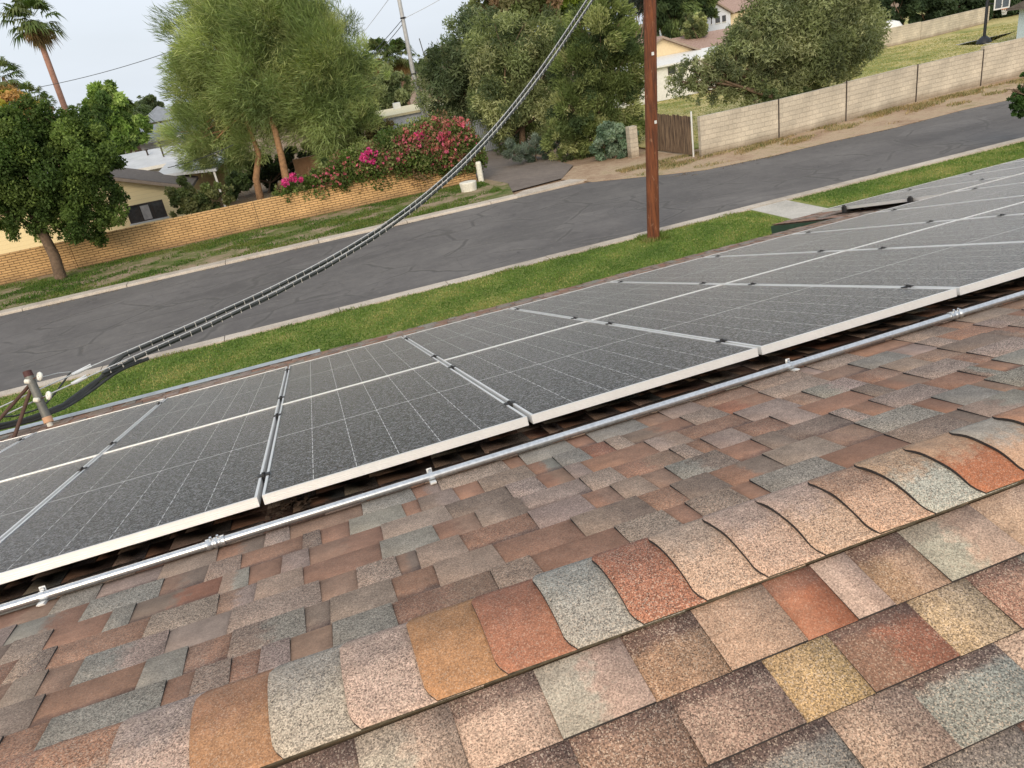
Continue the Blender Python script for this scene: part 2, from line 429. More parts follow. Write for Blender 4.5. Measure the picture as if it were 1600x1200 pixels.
# rain gutter at the left end of the eave, open trough with an end cap
gt = MB(); gx0, gx1 = -7.5, .33
def GP(X, a, b): q = roofp(X, EAVE+.022, -.02); return (X, q[1]+a, q[2]+b-G)
prof = [(0, .015), (0, -.09), (.09, -.09), (.115, -.02), (.115, .03), (.108, .03), (.106, -.018), (.085, -.083), (.006, -.083), (.006, .015)]
gt.prism([GP(gx0, *q) for q in prof], (gx1-gx0, 0, 0))
gt.prism([GP(gx1, *q) for q in ((0, .015), (0, -.09), (.09, -.09), (.115, -.02), (.115, .03))], (.003, 0, 0))
gt.prism([GP(gx0, *q) for q in ((-.05, .052), (-.05, .046), (.11, .028), (.11, .034))], (gx1-gx0, 0, 0))
gt.build('rain_gutter', plain('weathered_zinc', (.50, .54, .57), .45, .5, var=.15), house)

# ridge caps
CAPE = .1706; CX0 = .262
CAPCOL = {-4: (TAN, BROWN), -3: (PINK, (.30, .24, .22)), -2: ((.31, .175, .10), (.29, .16, .10)), -1: (GREY, BLUE), 0: (PINK, (.36, .27, .23)), 1: ((.34, .19, .10), (.31, .17, .09)),
          2: ((.29, .135, .088), (.27, .125, .085)), 3: ((.28, .27, .24), (.255, .255, .24)), 4: ((.285, .135, .088), (.265, .125, .085)), 5: ((.40, .28, .215), (.36, .27, .22)), 6: ((.39, .275, .215), PINK),
          7: ((.39, .27, .20), PINK), 8: ((.37, .25, .18), (.30, .19, .14)), 9: ((.30, .31, .28), (.36, .25, .17)), 10: ((.31, .125, .07), (.36, .24, .165)), 11: ((.38, .255, .18), BLUE), 12: (RED, BROWN)}
DIRTY = plain('dirty_edge', (.085, .07, .045), .95, var=.5, scale=50)
def cap_mesh(k):
    ca, cb = CAPCOL.get(k) or (jit(pick()), jit(pick()))
    ca, cb = jit(ca, .04), jit(cb, .04)
    na, nx = 18, 7; W2 = .150+rng_.uniform(-.003, .003); Ln = .30
    V = []; F = []; U = []; M = []
    warp = rng_.uniform(-.0015, .0015)
    def pt(i, j, dh=0):
        u = i/(nx-1); a = -W2+2*W2*j/(na-1)
        x = u*Ln
        if i == 0:                                       # clipped corners at the butt
            e = W2-abs(a)
            if e < .026: x += (.026-e)*.75
        h = (.0255-.060*x)*(1-.60*(abs(a)/W2)**3)+warp*math.sin(j*.9)+dh
        rr = .075
        zz = -math.sin(AL)*(math.sqrt(a*a+rr*rr)-rr*.75)
        return (x, a*math.cos(AL)+math.copysign(1, a)*0, zz+h)
    for i in range(nx):
        for j in range(na): V.append(pt(i, j))
    for i in range(nx-1):
        for j in range(na-1):
            q = i*na+j; F.append((q, q+na, q+na+1, q+1)); M.append(0)
            for (ii, jj) in ((i, j), (i+1, j), (i+1, j+1), (i, j+1)): U.append((jj/(na-1), 1.0))
    def skirt(idx, drop, mi=1):
        n = len(V)
        for t in idx: V.append((V[t][0], V[t][1], V[t][2]-drop))
        for t in range(len(idx)-1):
            F.append((idx[t], idx[t+1], n+t+1, n+t)); M.append(mi); U.extend([(.5, .5)]*4)
    skirt([j for j in range(na)], .0085)
    skirt([i*na for i in range(nx-1, -1, -1)], .006, 2); skirt([i*na+na-1 for i in range(nx)], .006, 2)
    me = np_mesh('ridge_cap', V, np.array(F), [SHINGLE, SHINGLE_EDGE, DIRTY], [(*ca, .95 if ca[0]-ca[2] < .2 else .45)]*len(F), M, False, U, [(*cb, 0)]*len(F))
    me.polygons.foreach_set('use_smooth', np.array([x == 0 for x in M]))
    return me
for k in range(-9, 40):
    o = link('ridge_cap', cap_mesh(k), roof, (CX0+CAPE*k, RIDGE[1], RIDGE[2]-G+.004), (0, 0, R(rng_.uniform(-1.1, 1.1))))

# ------------------------------------------------------------------ conduit along the roof
PS = 2.012; PR = .0162; PH = .030
cond = empty('conduit', roofp(0, PS, 0), 'long galvanised metal conduit clipped to the shingles above the solar panels', 'conduit', rot=(-AL, 0, 0))
MB().tube([(-6.5, 0, PH), (16, 0, PH)], PR, 20).build('pipe', GALV, cond, True)
kk = PR/.0155
for X in (-.168, 3.346, 6.5, -3.3):
    c = MB().tube([(X-.036, 0, PH), (X-.034, 0, PH), (X-.020, 0, PH), (X-.017, 0, PH), (X-.007, 0, PH), (X-.004, 0, PH), (X+.004, 0, PH), (X+.007, 0, PH), (X+.017, 0, PH), (X+.020, 0, PH), (X+.034, 0, PH), (X+.036, 0, PH)],
                  [q*kk for q in (.0165, .0215, .0215, .0185, .0185, .021, .021, .0185, .0185, .0215, .0215, .0165)], 12)
    for sx in (-.013, .013): c.tube([(X+sx, -.006, PH+.018), (X+sx, -.010, PH+.030)], .005, 8)
    c.build('coupling', GALV, cond, True)
for X in (-.785, .689, 2.41, 4.9, -2.6):
    b = MB(); b.box((X-.013, -.036, .005), (X+.013, .036, .012))
    b.build('strap_base', ZINC, cond, bevel=.002)
    b = MB(); MB().box((X-.012, -.046, .013), (X+.012, -.016, .017)).build('strap_foot', ZINC, cond)
    b2_ = MB(); arc = []
    for i in range(13):
        t = math.pi*(-.08+1.16*i/12); arc.append((math.cos(t)*(PR+.0015), PH+math.sin(t)*(PR+.0015)))
    for i in range(12):
        (y0, z0), (y1, z1) = arc[i], arc[i+1]
        b2_.quad((X-.009, y0, z0), (X+.009, y0, z0), (X+.009, y1, z1), (X-.009, y1, z1))
    b.box((X-.011, .0195, .013), (X+.011, .0225, .060))
    st = b.build('strap', ZINC, cond); b2_.build('saddle', GALV, st)
    MB().tube([(X, .012, .051), (X, .0195, .051), (X, .034, .051)], [.0075, .0075, .004], 8).build('bolt', GALV, st)

# ------------------------------------------------------------------ solar panels, rails, clamps
PWD = 1.134; GAP = .020; PITCHX = PWD+GAP; X0P = .0186; HT = .13; FH = .040
def panel_meshes(Ln):
    f = MB(); fw = .011
    def rail_x(y0, y1, outer):
        f.box((0, y0, FH-.006), (PWD, y1, FH))
        s = .0035 if outer < 0 else -.0035
        # stepped outer web gives the ribbed edge
        zs = [0, .0075, .0095, .0165, .0185, .0255, .0275, FH-.006]
        for i in range(len(zs)-1):
            ins = s if i % 2 else 0
            f.box((0, y0+(ins if outer < 0 else 0), zs[i]), (PWD, y1+(ins if outer > 0 else 0), zs[i+1]))
    rail_x(0, fw, -1); rail_x(Ln-fw, Ln, 1)
    f.box((0, fw, 0), (fw, Ln-fw, FH)); f.box((PWD-fw, fw, 0), (PWD, Ln-fw, FH))
    fm = np_mesh('frame', f.v, f.f, ALU)
    gq = [(fw, fw, FH-.003), (PWD-fw, fw, FH-.003), (PWD-fw, Ln-fw, FH-.003), (fw, Ln-fw, FH-.003),
          (fw, fw, FH-.009), (PWD-fw, fw, FH-.009), (PWD-fw, Ln-fw, FH-.009), (fw, Ln-fw, FH-.009)]
    gm = np_mesh('glass', gq, np.array([(0, 1, 2, 3), (7, 6, 5, 4)]), [GLASS, BLACK], [(Ln/2, Ln/2, Ln/2, 1)]*2, [0, 1])
    return fm, gm
ORD = ['first', 'second', 'third', 'fourth', 'fifth', 'sixth', 'seventh', 'eighth', 'ninth', 'tenth', 'eleventh', 'twelfth', 'thirteenth']
def row_label(row, g, g0):
    seen = g-g0
    return '%s dark solar panel from the left in the row %s' % (ORD[seen], 'nearest the ridge' if row == 'near' else 'nearest the street')
arrays = [('near', 2.112, 2.19, HT, -3, 5), ('middle', 4.322, 2.30, HT, -3, 8)]
for row, s0, Ln, ht, ga, gb in arrays:
    fm, gm = panel_meshes(Ln)
    for g in range(ga, gb+1):
        p = empty('solar_panel', roofp(X0P+g*PITCHX+GAP/2, s0, ht-FH), row_label(row, g, ga), 'solar panel',
                  'solar panels of the large array', (-AL, 0, 0))
        link('frame', fm, p); link('glass', gm, p)
fm, gm = panel_meshes(2.22)
for g in range(0, 6):
    p = empty('solar_panel', roofp(8.15+g*PITCHX, 6.86, .112-FH), '%s solar panel from the left on the street-side wing, behind the large array' % ORD[g], 'solar panel',
              'solar panels on the roof wing', (-AL, 0, 0))
    link('frame', fm, p); link('glass', gm, p)
def clamp(x, ht):
    c = MB(); c.box((x-.024, -.020, ht), (x+.024, .020, ht+.005)); c.box((x-.008, -.018, ht-.03), (x+.008, .018, ht))
    c.tube([(x, 0, ht+.004), (x, 0, ht+.014)], .008, 8); c.box((x-.006, -.026, ht-.002), (x+.002, -.02, ht+.012))
    return c
def rail(s, xa, xb, ht, gaps, label, endcaps=True):
    r = empty('mounting_rail', roofp(0, s, 0), label, 'mounting rail', 'rails under the solar panels', (-AL, 0, 0))
    b = MB(); top = ht-FH-.001
    b.box((xa, -.020, top-.045), (xb, .020, top)); b.build('rail', plain('black_anodised', (.03, .03, .032), .4, .6), r)
    x = xa+.3
    ft = MB()
    while x < xb:
        ft = MB(); ft.box((x-.02, -.045, .006), (x+.02, .022, .012)); ft.box((x-.02, -.028, .012), (x+.02, -.021, top-.005)); x += 1.3
        ft.build('foot', BLACK, r)
    for gx in gaps: clamp(gx, ht-0.0).build('clamp', BLACK, r)
    return r
mg = [X0P+g*PITCHX for g in range(-3, 10)]
LB = {2.44: 'black rail highest up the roof, below the silver conduit', 3.91: 'black rail just above the joint of the two panel rows',
      4.62: 'black rail just below the joint of the two panel rows', 6.30: 'black rail near the street edge of the large array'}
for s_, lo, hi in ((2.44, -3, 6), (3.91, -3, 6), (4.62, -3, 9), (6.30, -3, 9)):
    rail(s_, X0P+lo*PITCHX+.02, X0P+hi*PITCHX-.02, HT, [X0P+g*PITCHX for g in range(lo+1, hi)], LB[s_])
for s_, lb in ((7.3, 'black rail end under the left panel of the roof wing, nearer the ridge'), (8.55, 'black rail end under the left panel of the roof wing, nearer the street')):
    r = rail(s_, 8.10, 15, .112, [8.14+g*PITCHX for g in range(1, 6)], lb)
    e = MB(); e.box((8.09, -.03, .03), (8.13, .03, .125)); e.tube([(8.11, 0, .12), (8.11, 0, .145)], .022, 10); e.build('end_clamp', BLACK, r)

# dry leaves and twigs caught under the array
rg = random.Random(5); tw = MB()
for i in range(110):
    a = rg.uniform(.0, .20); s_ = 2.14+rg.random()**1.5*.2; h = rg.uniform(.008, .045)*(1-abs(a-.12)*2)
    q = roofp(a, s_, h); dd = Vector((rg.uniform(-1, 1), rg.uniform(-1, 1), rg.uniform(-.3, .3))).normalized()*rg.uniform(.012, .035)
    if rg.random() < .5: tw.tube([q, q+dd], .0012, 4)
    else:
        sd_ = dd.cross(Vector((0, 0, 1)))*.35; tw.quad(q, q+dd*.5+sd_, q+dd, q+dd*.5-sd_)
tag(tw.build('leaf_debris', plain('dead_leaves', (.055, .035, .022), .9, var=.4, scale=60)), 'small heap of dark dry twigs under the lower edge of a solar panel', 'debris', kind='stuff')

# ------------------------------------------------------------------ ground, street, lawn
def sheet(name, pts, z, mat, kind='structure', thick=0, lab=None, sub=0):
    b = MB(); P_ = [(x, y, z) for x, y in pts]
    if thick: b.prism([(x, y, z-thick) for x, y in pts], (0, 0, thick))
    else: b.poly(P_)
    return tag(b.build(name, mat), lab, None, None, kind)
def ground_mat(name, cols, scales=(.35, 3, 30), bump=.5, rough=.95):
    a = Mat(name); v = a.coord()
    f = a.math('ADD', a.math('MULTIPLY', a.noise(v, scales[0], 5, .6, .4), .5), a.math('ADD', a.math('MULTIPLY', a.noise(v, scales[1], 5, .65), .35), a.math('MULTIPLY', a.noise(v, scales[2], 3), .25)))
    n = len(cols); c = a.ramp(f, [(.42+.26*i/(n-1), cc) for i, cc in enumerate(cols)])
    fine = a.noise(v, 55, 2); c = a.mix(1.0, c, a.rng(fine, .3, .7, .7, 1.3), 'MULTIPLY')
    a.bump(f, bump, .08); return a.set(c, rough, 0.0, .2)
DIRT = ground_mat('dry_dirt', [(.20, .135, .09), (.30, .21, .145), (.38, .29, .21)])
FIELD = ground_mat('dry_field_grass', [(.16, .20, .05), (.27, .28, .09), (.55, .46, .22), (.32, .31, .10)], (.10, .5, 6))
LAWN = ground_mat('lawn_turf', [(.085, .125, .025), (.13, .185, .04), (.19, .225, .055), (.33, .29, .11)], (.25, 1.4, 26), .8)
VERGE = ground_mat('patchy_verge', [(.08, .125, .03), (.13, .15, .045), (.31, .235, .16), (.36, .28, .20)], (.45, 2.2, 26), .8)
def asphalt_mat():
    a = Mat('old_asphalt'); v = a.coord()
    nv = a.n('ShaderNodeTexNoise'); nv.inputs['Scale'].default_value = 1.1; nv.inputs['Detail'].default_value = 5; a.l(v, nv.inputs['Vector'])
    wv = a.mix(.35, v, nv.outputs['Color'], 'ADD')
    sc = a.n('ShaderNodeMapping'); sc.inputs['Scale'].default_value = (.33, .62, 1); a.l(wv, sc.inputs[0])
    vo = a.n('ShaderNodeTexVoronoi', feature='DISTANCE_TO_EDGE'); vo.inputs['Scale'].default_value = 1.0; a.l(sc.outputs[0], vo.inputs['Vector'])
    crack = a.rng(vo.outputs['Distance'], .010, .032, 1, 0)
    msk = a.rng(a.noise(v, .42, 3, .6), .42, .52, 0, 1)
    crack = a.math('MULTIPLY', crack, msk)
    vo2 = a.n('ShaderNodeTexVoronoi', feature='DISTANCE_TO_EDGE'); vo2.inputs['Scale'].default_value = 2.2; a.l(wv, vo2.inputs['Vector'])
    c2 = a.math('MULTIPLY', a.rng(vo2.outputs['Distance'], .004, .016, .5, 0), a.rng(a.noise(v, .3, 2), .55, .62, 0, 1))
    crack = a.math('MAXIMUM', crack, c2)
    big = a.noise(v, .28, 5, .6); med = a.noise(v, 3.5, 5, .7); fn = a.noise(v, 60, 2)
    f = a.math('ADD', a.math('MULTIPLY', big, .5), a.math('ADD', a.math('MULTIPLY', med, .3), a.math('MULTIPLY', fn, .2)))
    c = a.ramp(f, [(.36, (.098, .090, .088)), (.5, (.134, .125, .120)), (.64, (.178, .166, .156))])
    vc = a.n('ShaderNodeTexVoronoi'); vc.inputs['Scale'].default_value = .8; a.l(sc.outputs[0], vc.inputs['Vector']); hc = a.n('ShaderNodeSeparateColor'); a.l(vc.outputs['Color'], hc.inputs[0])
    c = a.mix(1.0, c, a.rng(hc.outputs[0], 0, 1, .88, 1.10), 'MULTIPLY')
    oil = a.rng(a.noise(v, .9, 3, .6), .66, .74, 0, .4); c = a.mix(oil, c, (.06, .055, .053))
    c = a.mix(a.math('MULTIPLY', crack, .85), c, (.036, .034, .033))
    # pale worn rims beside the cracks
    rim = a.math('MULTIPLY', a.rng(vo.outputs['Distance'], .018, .07, .35, 0), msk); c = a.mix(rim, c, (.20, .187, .175))
    st_ = a.rng(a.noise(a.coord('Object', (.10, 1.1, 1)), 1.0, 4, .6), .52, .66, 0, .28); c = a.mix(st_, c, (.075, .07, .07))
    pt_ = a.math('MULTIPLY', a.math('GREATER_THAN', a.noise(v, 9, 2), .70), .5); c = a.mix(pt_, c, (.24, .21, .17))
    a.bump(a.math('SUBTRACT', a.math('MULTIPLY', fn, .3), crack), .5, .02)
    return a.set(c, .85, 0.0, .35)
ASPH = asphalt_mat()
CONC = ground_mat('kerb_concrete', [(.36, .31, .26), (.50, .44, .37), (.58, .52, .45)], (.6, 4, 30), .3)
CONC2 = ground_mat('path_concrete', [(.40, .38, .34), (.50, .47, .42), (.55, .52, .47)], (.6, 4, 30), .2)
sheet('ground', [(-900, -200), (1500, -200), (1500, 2200), (-900, 2200)], G-.13, DIRT)
sheet('street', [(-120, 19.45), (160, 19.45), (160, 26.6), (60, 26.4), (38, 26.0), (29.7, 26.5), (25.8, 26.15), (22.6, 26.3), (19.6, 26.2), (16.7, 26.5), (15.4, 27.3), (12.9, 29.3), (12.0, 29.45), (-120, 29.45)], G-.10, ASPH)
sheet('lawn', [(-60, 5), (80, 5), (80, 18.92), (-60, 18.92)], G, LAWN, thick=.2)
def kerb(name, xa, xb, y0, y1, z, seg, lip):
    b = MB(); x = xa; rr = random.Random(3)
    while x < xb:
        x1 = min(x+seg, xb)
        if lip > 0: prof = [(y0, -.25), (y0, 0), (y1-.05, .004), (y1, -.03), (y1+.03, -.12), (y1+.035, -.25)]
        else: prof = [(y0-.035, -.25), (y0-.03, -.12), (y0, -.03), (y0+.05, .004), (y1, 0), (y1, -.25)]
        dz = rr.uniform(-.006, .006)
        b.prism([(x+.012, yy, z+dz+zz) for yy, zz in prof], (x1-x-.024, 0, 0)); x = x1
    return tag(b.build(name, CONC), kind='structure')
kerb('kerb', -60, 13.65, 19.02, 19.46, G+.012, 3.05, 1)
kerb('kerb', 13.65, 80, 19.10, 19.48, G+.012, 3.05, 1)
sheet('soil_strip', [(-60, 18.92), (13.6, 18.92), (13.6, 19.02), (-60, 19.02)], G-.03, DIRT)
kerb('kerb', -60, 9.6, 29.42, 29.98, G-.015, 3.6, -1)
sheet('kerb_apron', [(9.62, 29.44), (12.9, 29.75), (12.5, 30.7), (10.2, 30.5), (9.62, 29.98)], G-.045, CONC, thick=.08)
sheet('path', [(13.70, 19.0), (15.02, 19.02), (15.15, 5), (13.95, 5)], G+.012, CONC2, thick=.1)
sheet('verge', [(-60, 29.98), (9.6, 29.98), (10.3, 33.0), (9.9, 35.8), (-60, 35.8)], G-.02, VERGE, thick=.1)
sheet('yard', [(-60, 35.8), (9.9, 35.8), (9.9, 80), (-60, 80)], G-.03, ground_mat('yard_soil', [(.13, .09, .055), (.22, .16, .10), (.30, .22, .15)]), thick=.05)
sheet('alley', [(9.7, 30.9), (12.4, 31.4), (14.1, 34.2), (14.4, 70), (9.95, 70), (9.95, 36), (10.35, 33)], G-.055, ground_mat('alley_gravel', [(.15, .125, .11), (.20, .17, .15), (.25, .21, .18)]))
sheet('dirt_shoulder', [(12.9, 29.2), (15.4, 27.25), (16.7, 26.4), (19.6, 26.1), (22.6, 26.2), (25.8, 26.05), (29.7, 26.4), (38, 25.9), (60, 26.3), (160, 26.5), (160, 33), (14, 33.9), (12.3, 31.3)], G-.075,
      ground_mat('dirt_with_straw', [(.26, .17, .11), (.37, .26, .175), (.46, .35, .24), (.27, .22, .11)], (.5, 3, 30)), thick=.02)
sheet('field', [(18.2, 31.2), (22.2, 31.1), (31, 31.9), (160, 33.5), (160, 120), (18.2, 120)], G-.02, FIELD, thick=.05)
sheet('path', [tuple(gnd(1492, 70)[:2]), tuple(gnd(1536, 69.5)[:2]), (53.6, 45.2), (53.9, 50.0), tuple(gnd(1587, 49)[:2])], G+.0, CONC2, thick=.03)

# grass blades
def nz2(x, y, s=1.0): return np.sin(x*1.3*s+1.7*np.sin(y*1.1*s))*np.cos(y*2.1*s+1.3*np.sin(x*.7*s))
def grass(name, quads, n, h, cols, label, seed, dens=None, wd=.012, zbase=G):
    r = np.random.RandomState(seed); P_ = []
    areas = [abs((q[1]-q[0])*(q[3]-q[2])) for q in quads]; tot = sum(areas)
    for q, a in zip(quads, areas):
        k = int(n*a/tot); P_.append(np.c_[r.uniform(q[0], q[1], k), r.uniform(q[2], q[3], k)])
    p = np.vstack(P_)
    if dens is not None: p = p[dens(p[:, 0], p[:, 1], r)]
    k = len(p); th = r.uniform(0, 2*np.pi, k); hh = h*r.uniform(.5, 1.3, k); wv = wd*r.uniform(.7, 1.4, k)
    dx, dy = np.cos(th)*wv, np.sin(th)*wv; lx, ly = r.normal(0, .45, k)*hh, r.normal(0, .45, k)*hh
    z = np.full(k, zbase)
    V = np.stack([np.c_[p[:, 0]-dx, p[:, 1]-dy, z], np.c_[p[:, 0]+dx, p[:, 1]+dy, z], np.c_[p[:, 0]+lx, p[:, 1]+ly, z+hh]], 1).reshape(-1, 3)
    F = np.arange(3*k).reshape(k, 3); f = np.clip(.5+.32*nz2(p[:, 0]*.55, p[:, 1]*.8)+.25*nz2(p[:, 1]*2.1+5, p[:, 0]*1.3)+r.normal(0, .22, k), 0, .999)
    c = np.array(cols)[(f*len(cols)).astype(int)]*r.uniform(.8, 1.2, (k, 1))
    return tag(link(name, np_mesh(name, V, F, GRASS, c)), label, 'grass', kind='stuff')
grass('grass', [(-13, 30, 12.0, 18.95)], 260000, .035, [(.08, .15, .03), (.11, .19, .035), (.14, .23, .045), (.19, .26, .06), (.36, .34, .13)], 'short green lawn grass between the roof and the kerb', 1,
      lambda x, y, r: ~((x > 13.6) & (x < 15.2)), .014)
grass('leaf_litter', [(-14, 9.5, 29.12, 29.42), (-12, 30, 19.5, 19.68), (15, 30, 25.9, 26.7)], 9000, .018, [(.10, .07, .045), (.20, .14, .08), (.30, .23, .14)], 'dry leaf litter and grit gathered along the gutters of the street', 12,
      lambda x, y, r: nz2(x*1.7, y, 1.0) > r.uniform(-.3, 1.2, len(x)), .022, G-.097)
grass('kerb_edge_grass', [(-13, 13.5, 18.9, 19.13)], 9000, .05, [(.10, .17, .035), (.16, .22, .05), (.30, .27, .11)], 'ragged grass growing over the back of the near kerb', 13,
      lambda x, y, r: nz2(x*2.1, y, 1.0)+(19.0-y)*4 > r.uniform(-.2, 1.0, len(x)), .012, G+.0)
grass('pole_weeds', [(9.75, 10.5, 18.15, 18.9)], 900, .13, [(.10, .16, .03), (.16, .22, .05), (.30, .28, .12)], 'taller tufts of grass around the foot of the wooden pole', 7, None, .012)
grass('verge_grass', [(-15, 9.6, 30.0, 35.4)], 90000, .07, [(.06, .12, .02), (.10, .17, .03), (.16, .19, .05)], 'patchy green weeds between far kerb and tan block wall', 2,
      lambda x, y, r: (nz2(x, y, .8)+nz2(x+9, y, 2.1)*.5 > r.uniform(-.5, .9, len(x))), .02, G-.02)
grass('straw_weeds', [(14.5, 40, 26.8, 30.3)], 60000, .10, [(.38, .29, .15), (.30, .22, .12), (.14, .16, .05), (.42, .34, .2)], 'dry straw and weeds along the foot of the grey block wall', 3,
      lambda x, y, r: (nz2(x, y, 1.1)+(y-28.0-.1*(x-18).clip(0, 40)*.6)*.5 > r.uniform(-.1, 1.1, len(x))), .016, G-.07)
grass('field_grass', [(19, 70, 32, 58)], 50000, .05, [(.16, .20, .05), (.26, .27, .08), (.45, .39, .17)], 'yellowing grass of the open yard behind the grey block wall', 4, None, .035, G-.02)

# ------------------------------------------------------------------ foliage builder
def foliage_mesh(name, blobs, n, size, cols, seed, aspect=.35, style='leaf', clump=.34, lean=(0, 0, 0), nclump=14, flat=1.0):
    """blobs: (x,y,z,rx,ry,rz) in object space -> mesh of n leaf-sized faces in clumps"""
    n = int(n*1.6); size = size*1.1
    r = np.random.RandomState(seed); B = np.array(blobs, float); vol = (B[:, 3]*B[:, 5]); pr = vol/vol.sum()
    nc = int(nclump*len(B)); bi = r.choice(len(B), nc, p=pr)
    dv = r.normal(size=(nc, 3)); dv /= np.linalg.norm(dv, axis=1)[:, None]
    rad = r.uniform(.35, 1.0, nc)**.55
    cc = B[bi, :3]+dv*B[bi, 3:6]*rad[:, None]; crad = (B[bi, 3]+B[bi, 5])*.5*clump*r.uniform(.6, 1.25, nc)
    cout = dv
    ck = r.uniform(.72, 1.25, nc)
    li = r.choice(nc, n, p=(crad**2)/(crad**2).sum())
    off = r.normal(size=(n, 3)); off /= np.linalg.norm(off, axis=1)[:, None]; off *= (r.uniform(0, 1, n)**.45)[:, None]*crad[li][:, None]
    off[:, 2] *= flat
    p = cc[li]+off
    if style == 'feather':       # long soft strands sweeping outwards and up, tips drooping
        d = cout[li]*.9+off/np.maximum(crad[li], 1e-3)[:, None]*.6+r.normal(0, .45, (n, 3))+np.array(lean); d[:, 2] += .25
    else:
        d = off/np.maximum(crad[li], 1e-3)[:, None]*.8+r.normal(0, .8, (n, 3))+np.array(lean)
    d /= np.linalg.norm(d, axis=1)[:, None]+1e-6
    s = size*r.uniform(.55, 1.45, n)
    up = r.normal(size=(n, 3)); sdv = np.cross(d, up); sdv /= np.linalg.norm(sdv, axis=1)[:, None]+1e-6
    a = p-d*s[:, None]*.5; b = p+sdv*(s*aspect*.5)[:, None]; c = p+d*s[:, None]*.5; e = p-sdv*(s*aspect*.5)[:, None]
    V = np.stack([a, b, c, e], 1).reshape(-1, 3); F = np.arange(4*n).reshape(n, 4)
    C = np.array(cols)[r.randint(0, len(cols), nc)][li]*1.65*ck[li][:, None]*r.uniform(.75, 1.3, (n, 1))
    return np_mesh(name, V, F, LEAF, C)
BARK = plain('bark', (.16, .11, .075), .9, var=.35, scale=9, bump=.8)
BARK_O = plain('orange_bark', (.33, .19, .10), .9, var=.3, scale=7, bump=.8)
def limb(b, p0, p1, r0, r1, rr, bend=.12, seg=8, n=6):
    p0, p1 = Vector(p0), Vector(p1); L_ = (p1-p0).length
    mid = Vector((rr.uniform(-1, 1), rr.uniform(-1, 1), rr.uniform(-.3, .6)))*L_*bend
    pts = []; rad = []
    for i in range(n+1):
        t = i/n; pts.append(p0.lerp(p1, t)+mid*math.sin(math.pi*t)+Vector((rr.uniform(-1, 1), rr.uniform(-1, 1), 0))*L_*.015); rad.append(r0+(r1-r0)*t**.8)
    b.tube(pts, rad, seg)
PXS = 1.14
def pxblobs(lst, Y, depth=1.0):
    """(px,py,r_px[,dy]) -> world blobs at plane Y"""
    o = []
    for q in lst:
        p = atY(q[0], q[1], Y+(q[3] if len(q) > 3 else 0)); D = (np.array(p)-CAM)@FW; rr = q[2]*D/FPX*PXS
        o.append((p[0], p[1], p[2], rr, rr*depth, rr))
    return o
def tree(name, label, cat, base, blobs, n, size, cols, seed, trunk_r=.22, bark=None, aspect=.35, style='leaf', forks=None, group=None, clump=.34, fork_h=.35, lean=(0, 0, 0), stems=None, nclump=14, flat=1.0):
    base = Vector(base); t = empty(name, base, label, cat, group); rr = random.Random(seed)
    B = [(x-base[0], y-base[1], z-base[2], a, b_, c) for x, y, z, a, b_, c in blobs]
    b = MB(); cz = sum(q[2] for q in B)/len(B); cxm = sum(q[0] for q in B)/len(B); cym = sum(q[1] for q in B)/len(B)
    fk = Vector((cxm*.35, cym*.35, max(.4, cz*fork_h)))
    if stems:
        for st in stems:
            pts = [Vector(p)-base for p in st[0]]; b.tube(pts, [st[1]*(1-.45*i/(len(pts)-1)) for i in range(len(pts))], 10)
        fk = pts[-1]
    else:
        b.tube([(0, 0, -.2), (0, 0, .02), fk*.35+Vector((rr.uniform(-.1, .1), 0, 0)), fk*.7, fk], [trunk_r*1.5, trunk_r*1.2, trunk_r, trunk_r*.9, trunk_r*.8], 10)
    for q in B[:forks or 9]:
        c = Vector(q[:3]); limb(b, fk, c, trunk_r*.5, trunk_r*.12, rr)
        for k in range(4):
            e = c+Vector((rr.uniform(-1, 1)*q[3], rr.uniform(-1, 1)*q[4], rr.uniform(-.3, 1)*q[5]))*.75; limb(b, fk.lerp(c, rr.uniform(.5, .95)), e, trunk_r*.18, .012, rr, seg=5, n=4)
    b.build('trunk', bark or BARK, t, True)
    link('crown', foliage_mesh('crown', B, n, size, cols, seed, aspect, style, clump, lean, nclump, flat), t)
    return t

# left broadleaf tree on the verge
gT = [(.045, .075, .018), (.065, .10, .025), (.095, .135, .035), (.035, .06, .015)]
b1 = pxblobs([(45, 265, 62), (105, 245, 58), (20, 215, 45), (150, 300, 40), (60, 320, 42), (110, 320, 45), (185, 335, 20), (8, 340, 30), (100, 205, 36), (-30, 260, 60), (140, 350, 30), (40, 200, 40), (130, 225, 32), (165, 330, 26), (80, 180, 20), (160, 262, 28), (95, 365, 18)], 33.9)
tb = gnd(95, 435)
tree('broadleaf_tree', 'large dark green tree with leaning brown trunk in front of the tan wall at left', 'tree', tb, b1, 90000, .105, gT, 21, .20, clump=.30, aspect=.6, nclump=22,
     stems=[([tb+Vector((0, 0, -.1)), atY(85, 400, 33.9), atY(62, 355, 33.9), atY(45, 320, 33.9), atY(25, 285, 33.9)], .24), ([atY(68, 365, 33.9), atY(35, 345, 33.9), atY(-10, 318, 33.9)], .12), ([atY(55, 345, 33.9), atY(90, 320, 34.2), atY(120, 290, 34.2)], .09)])
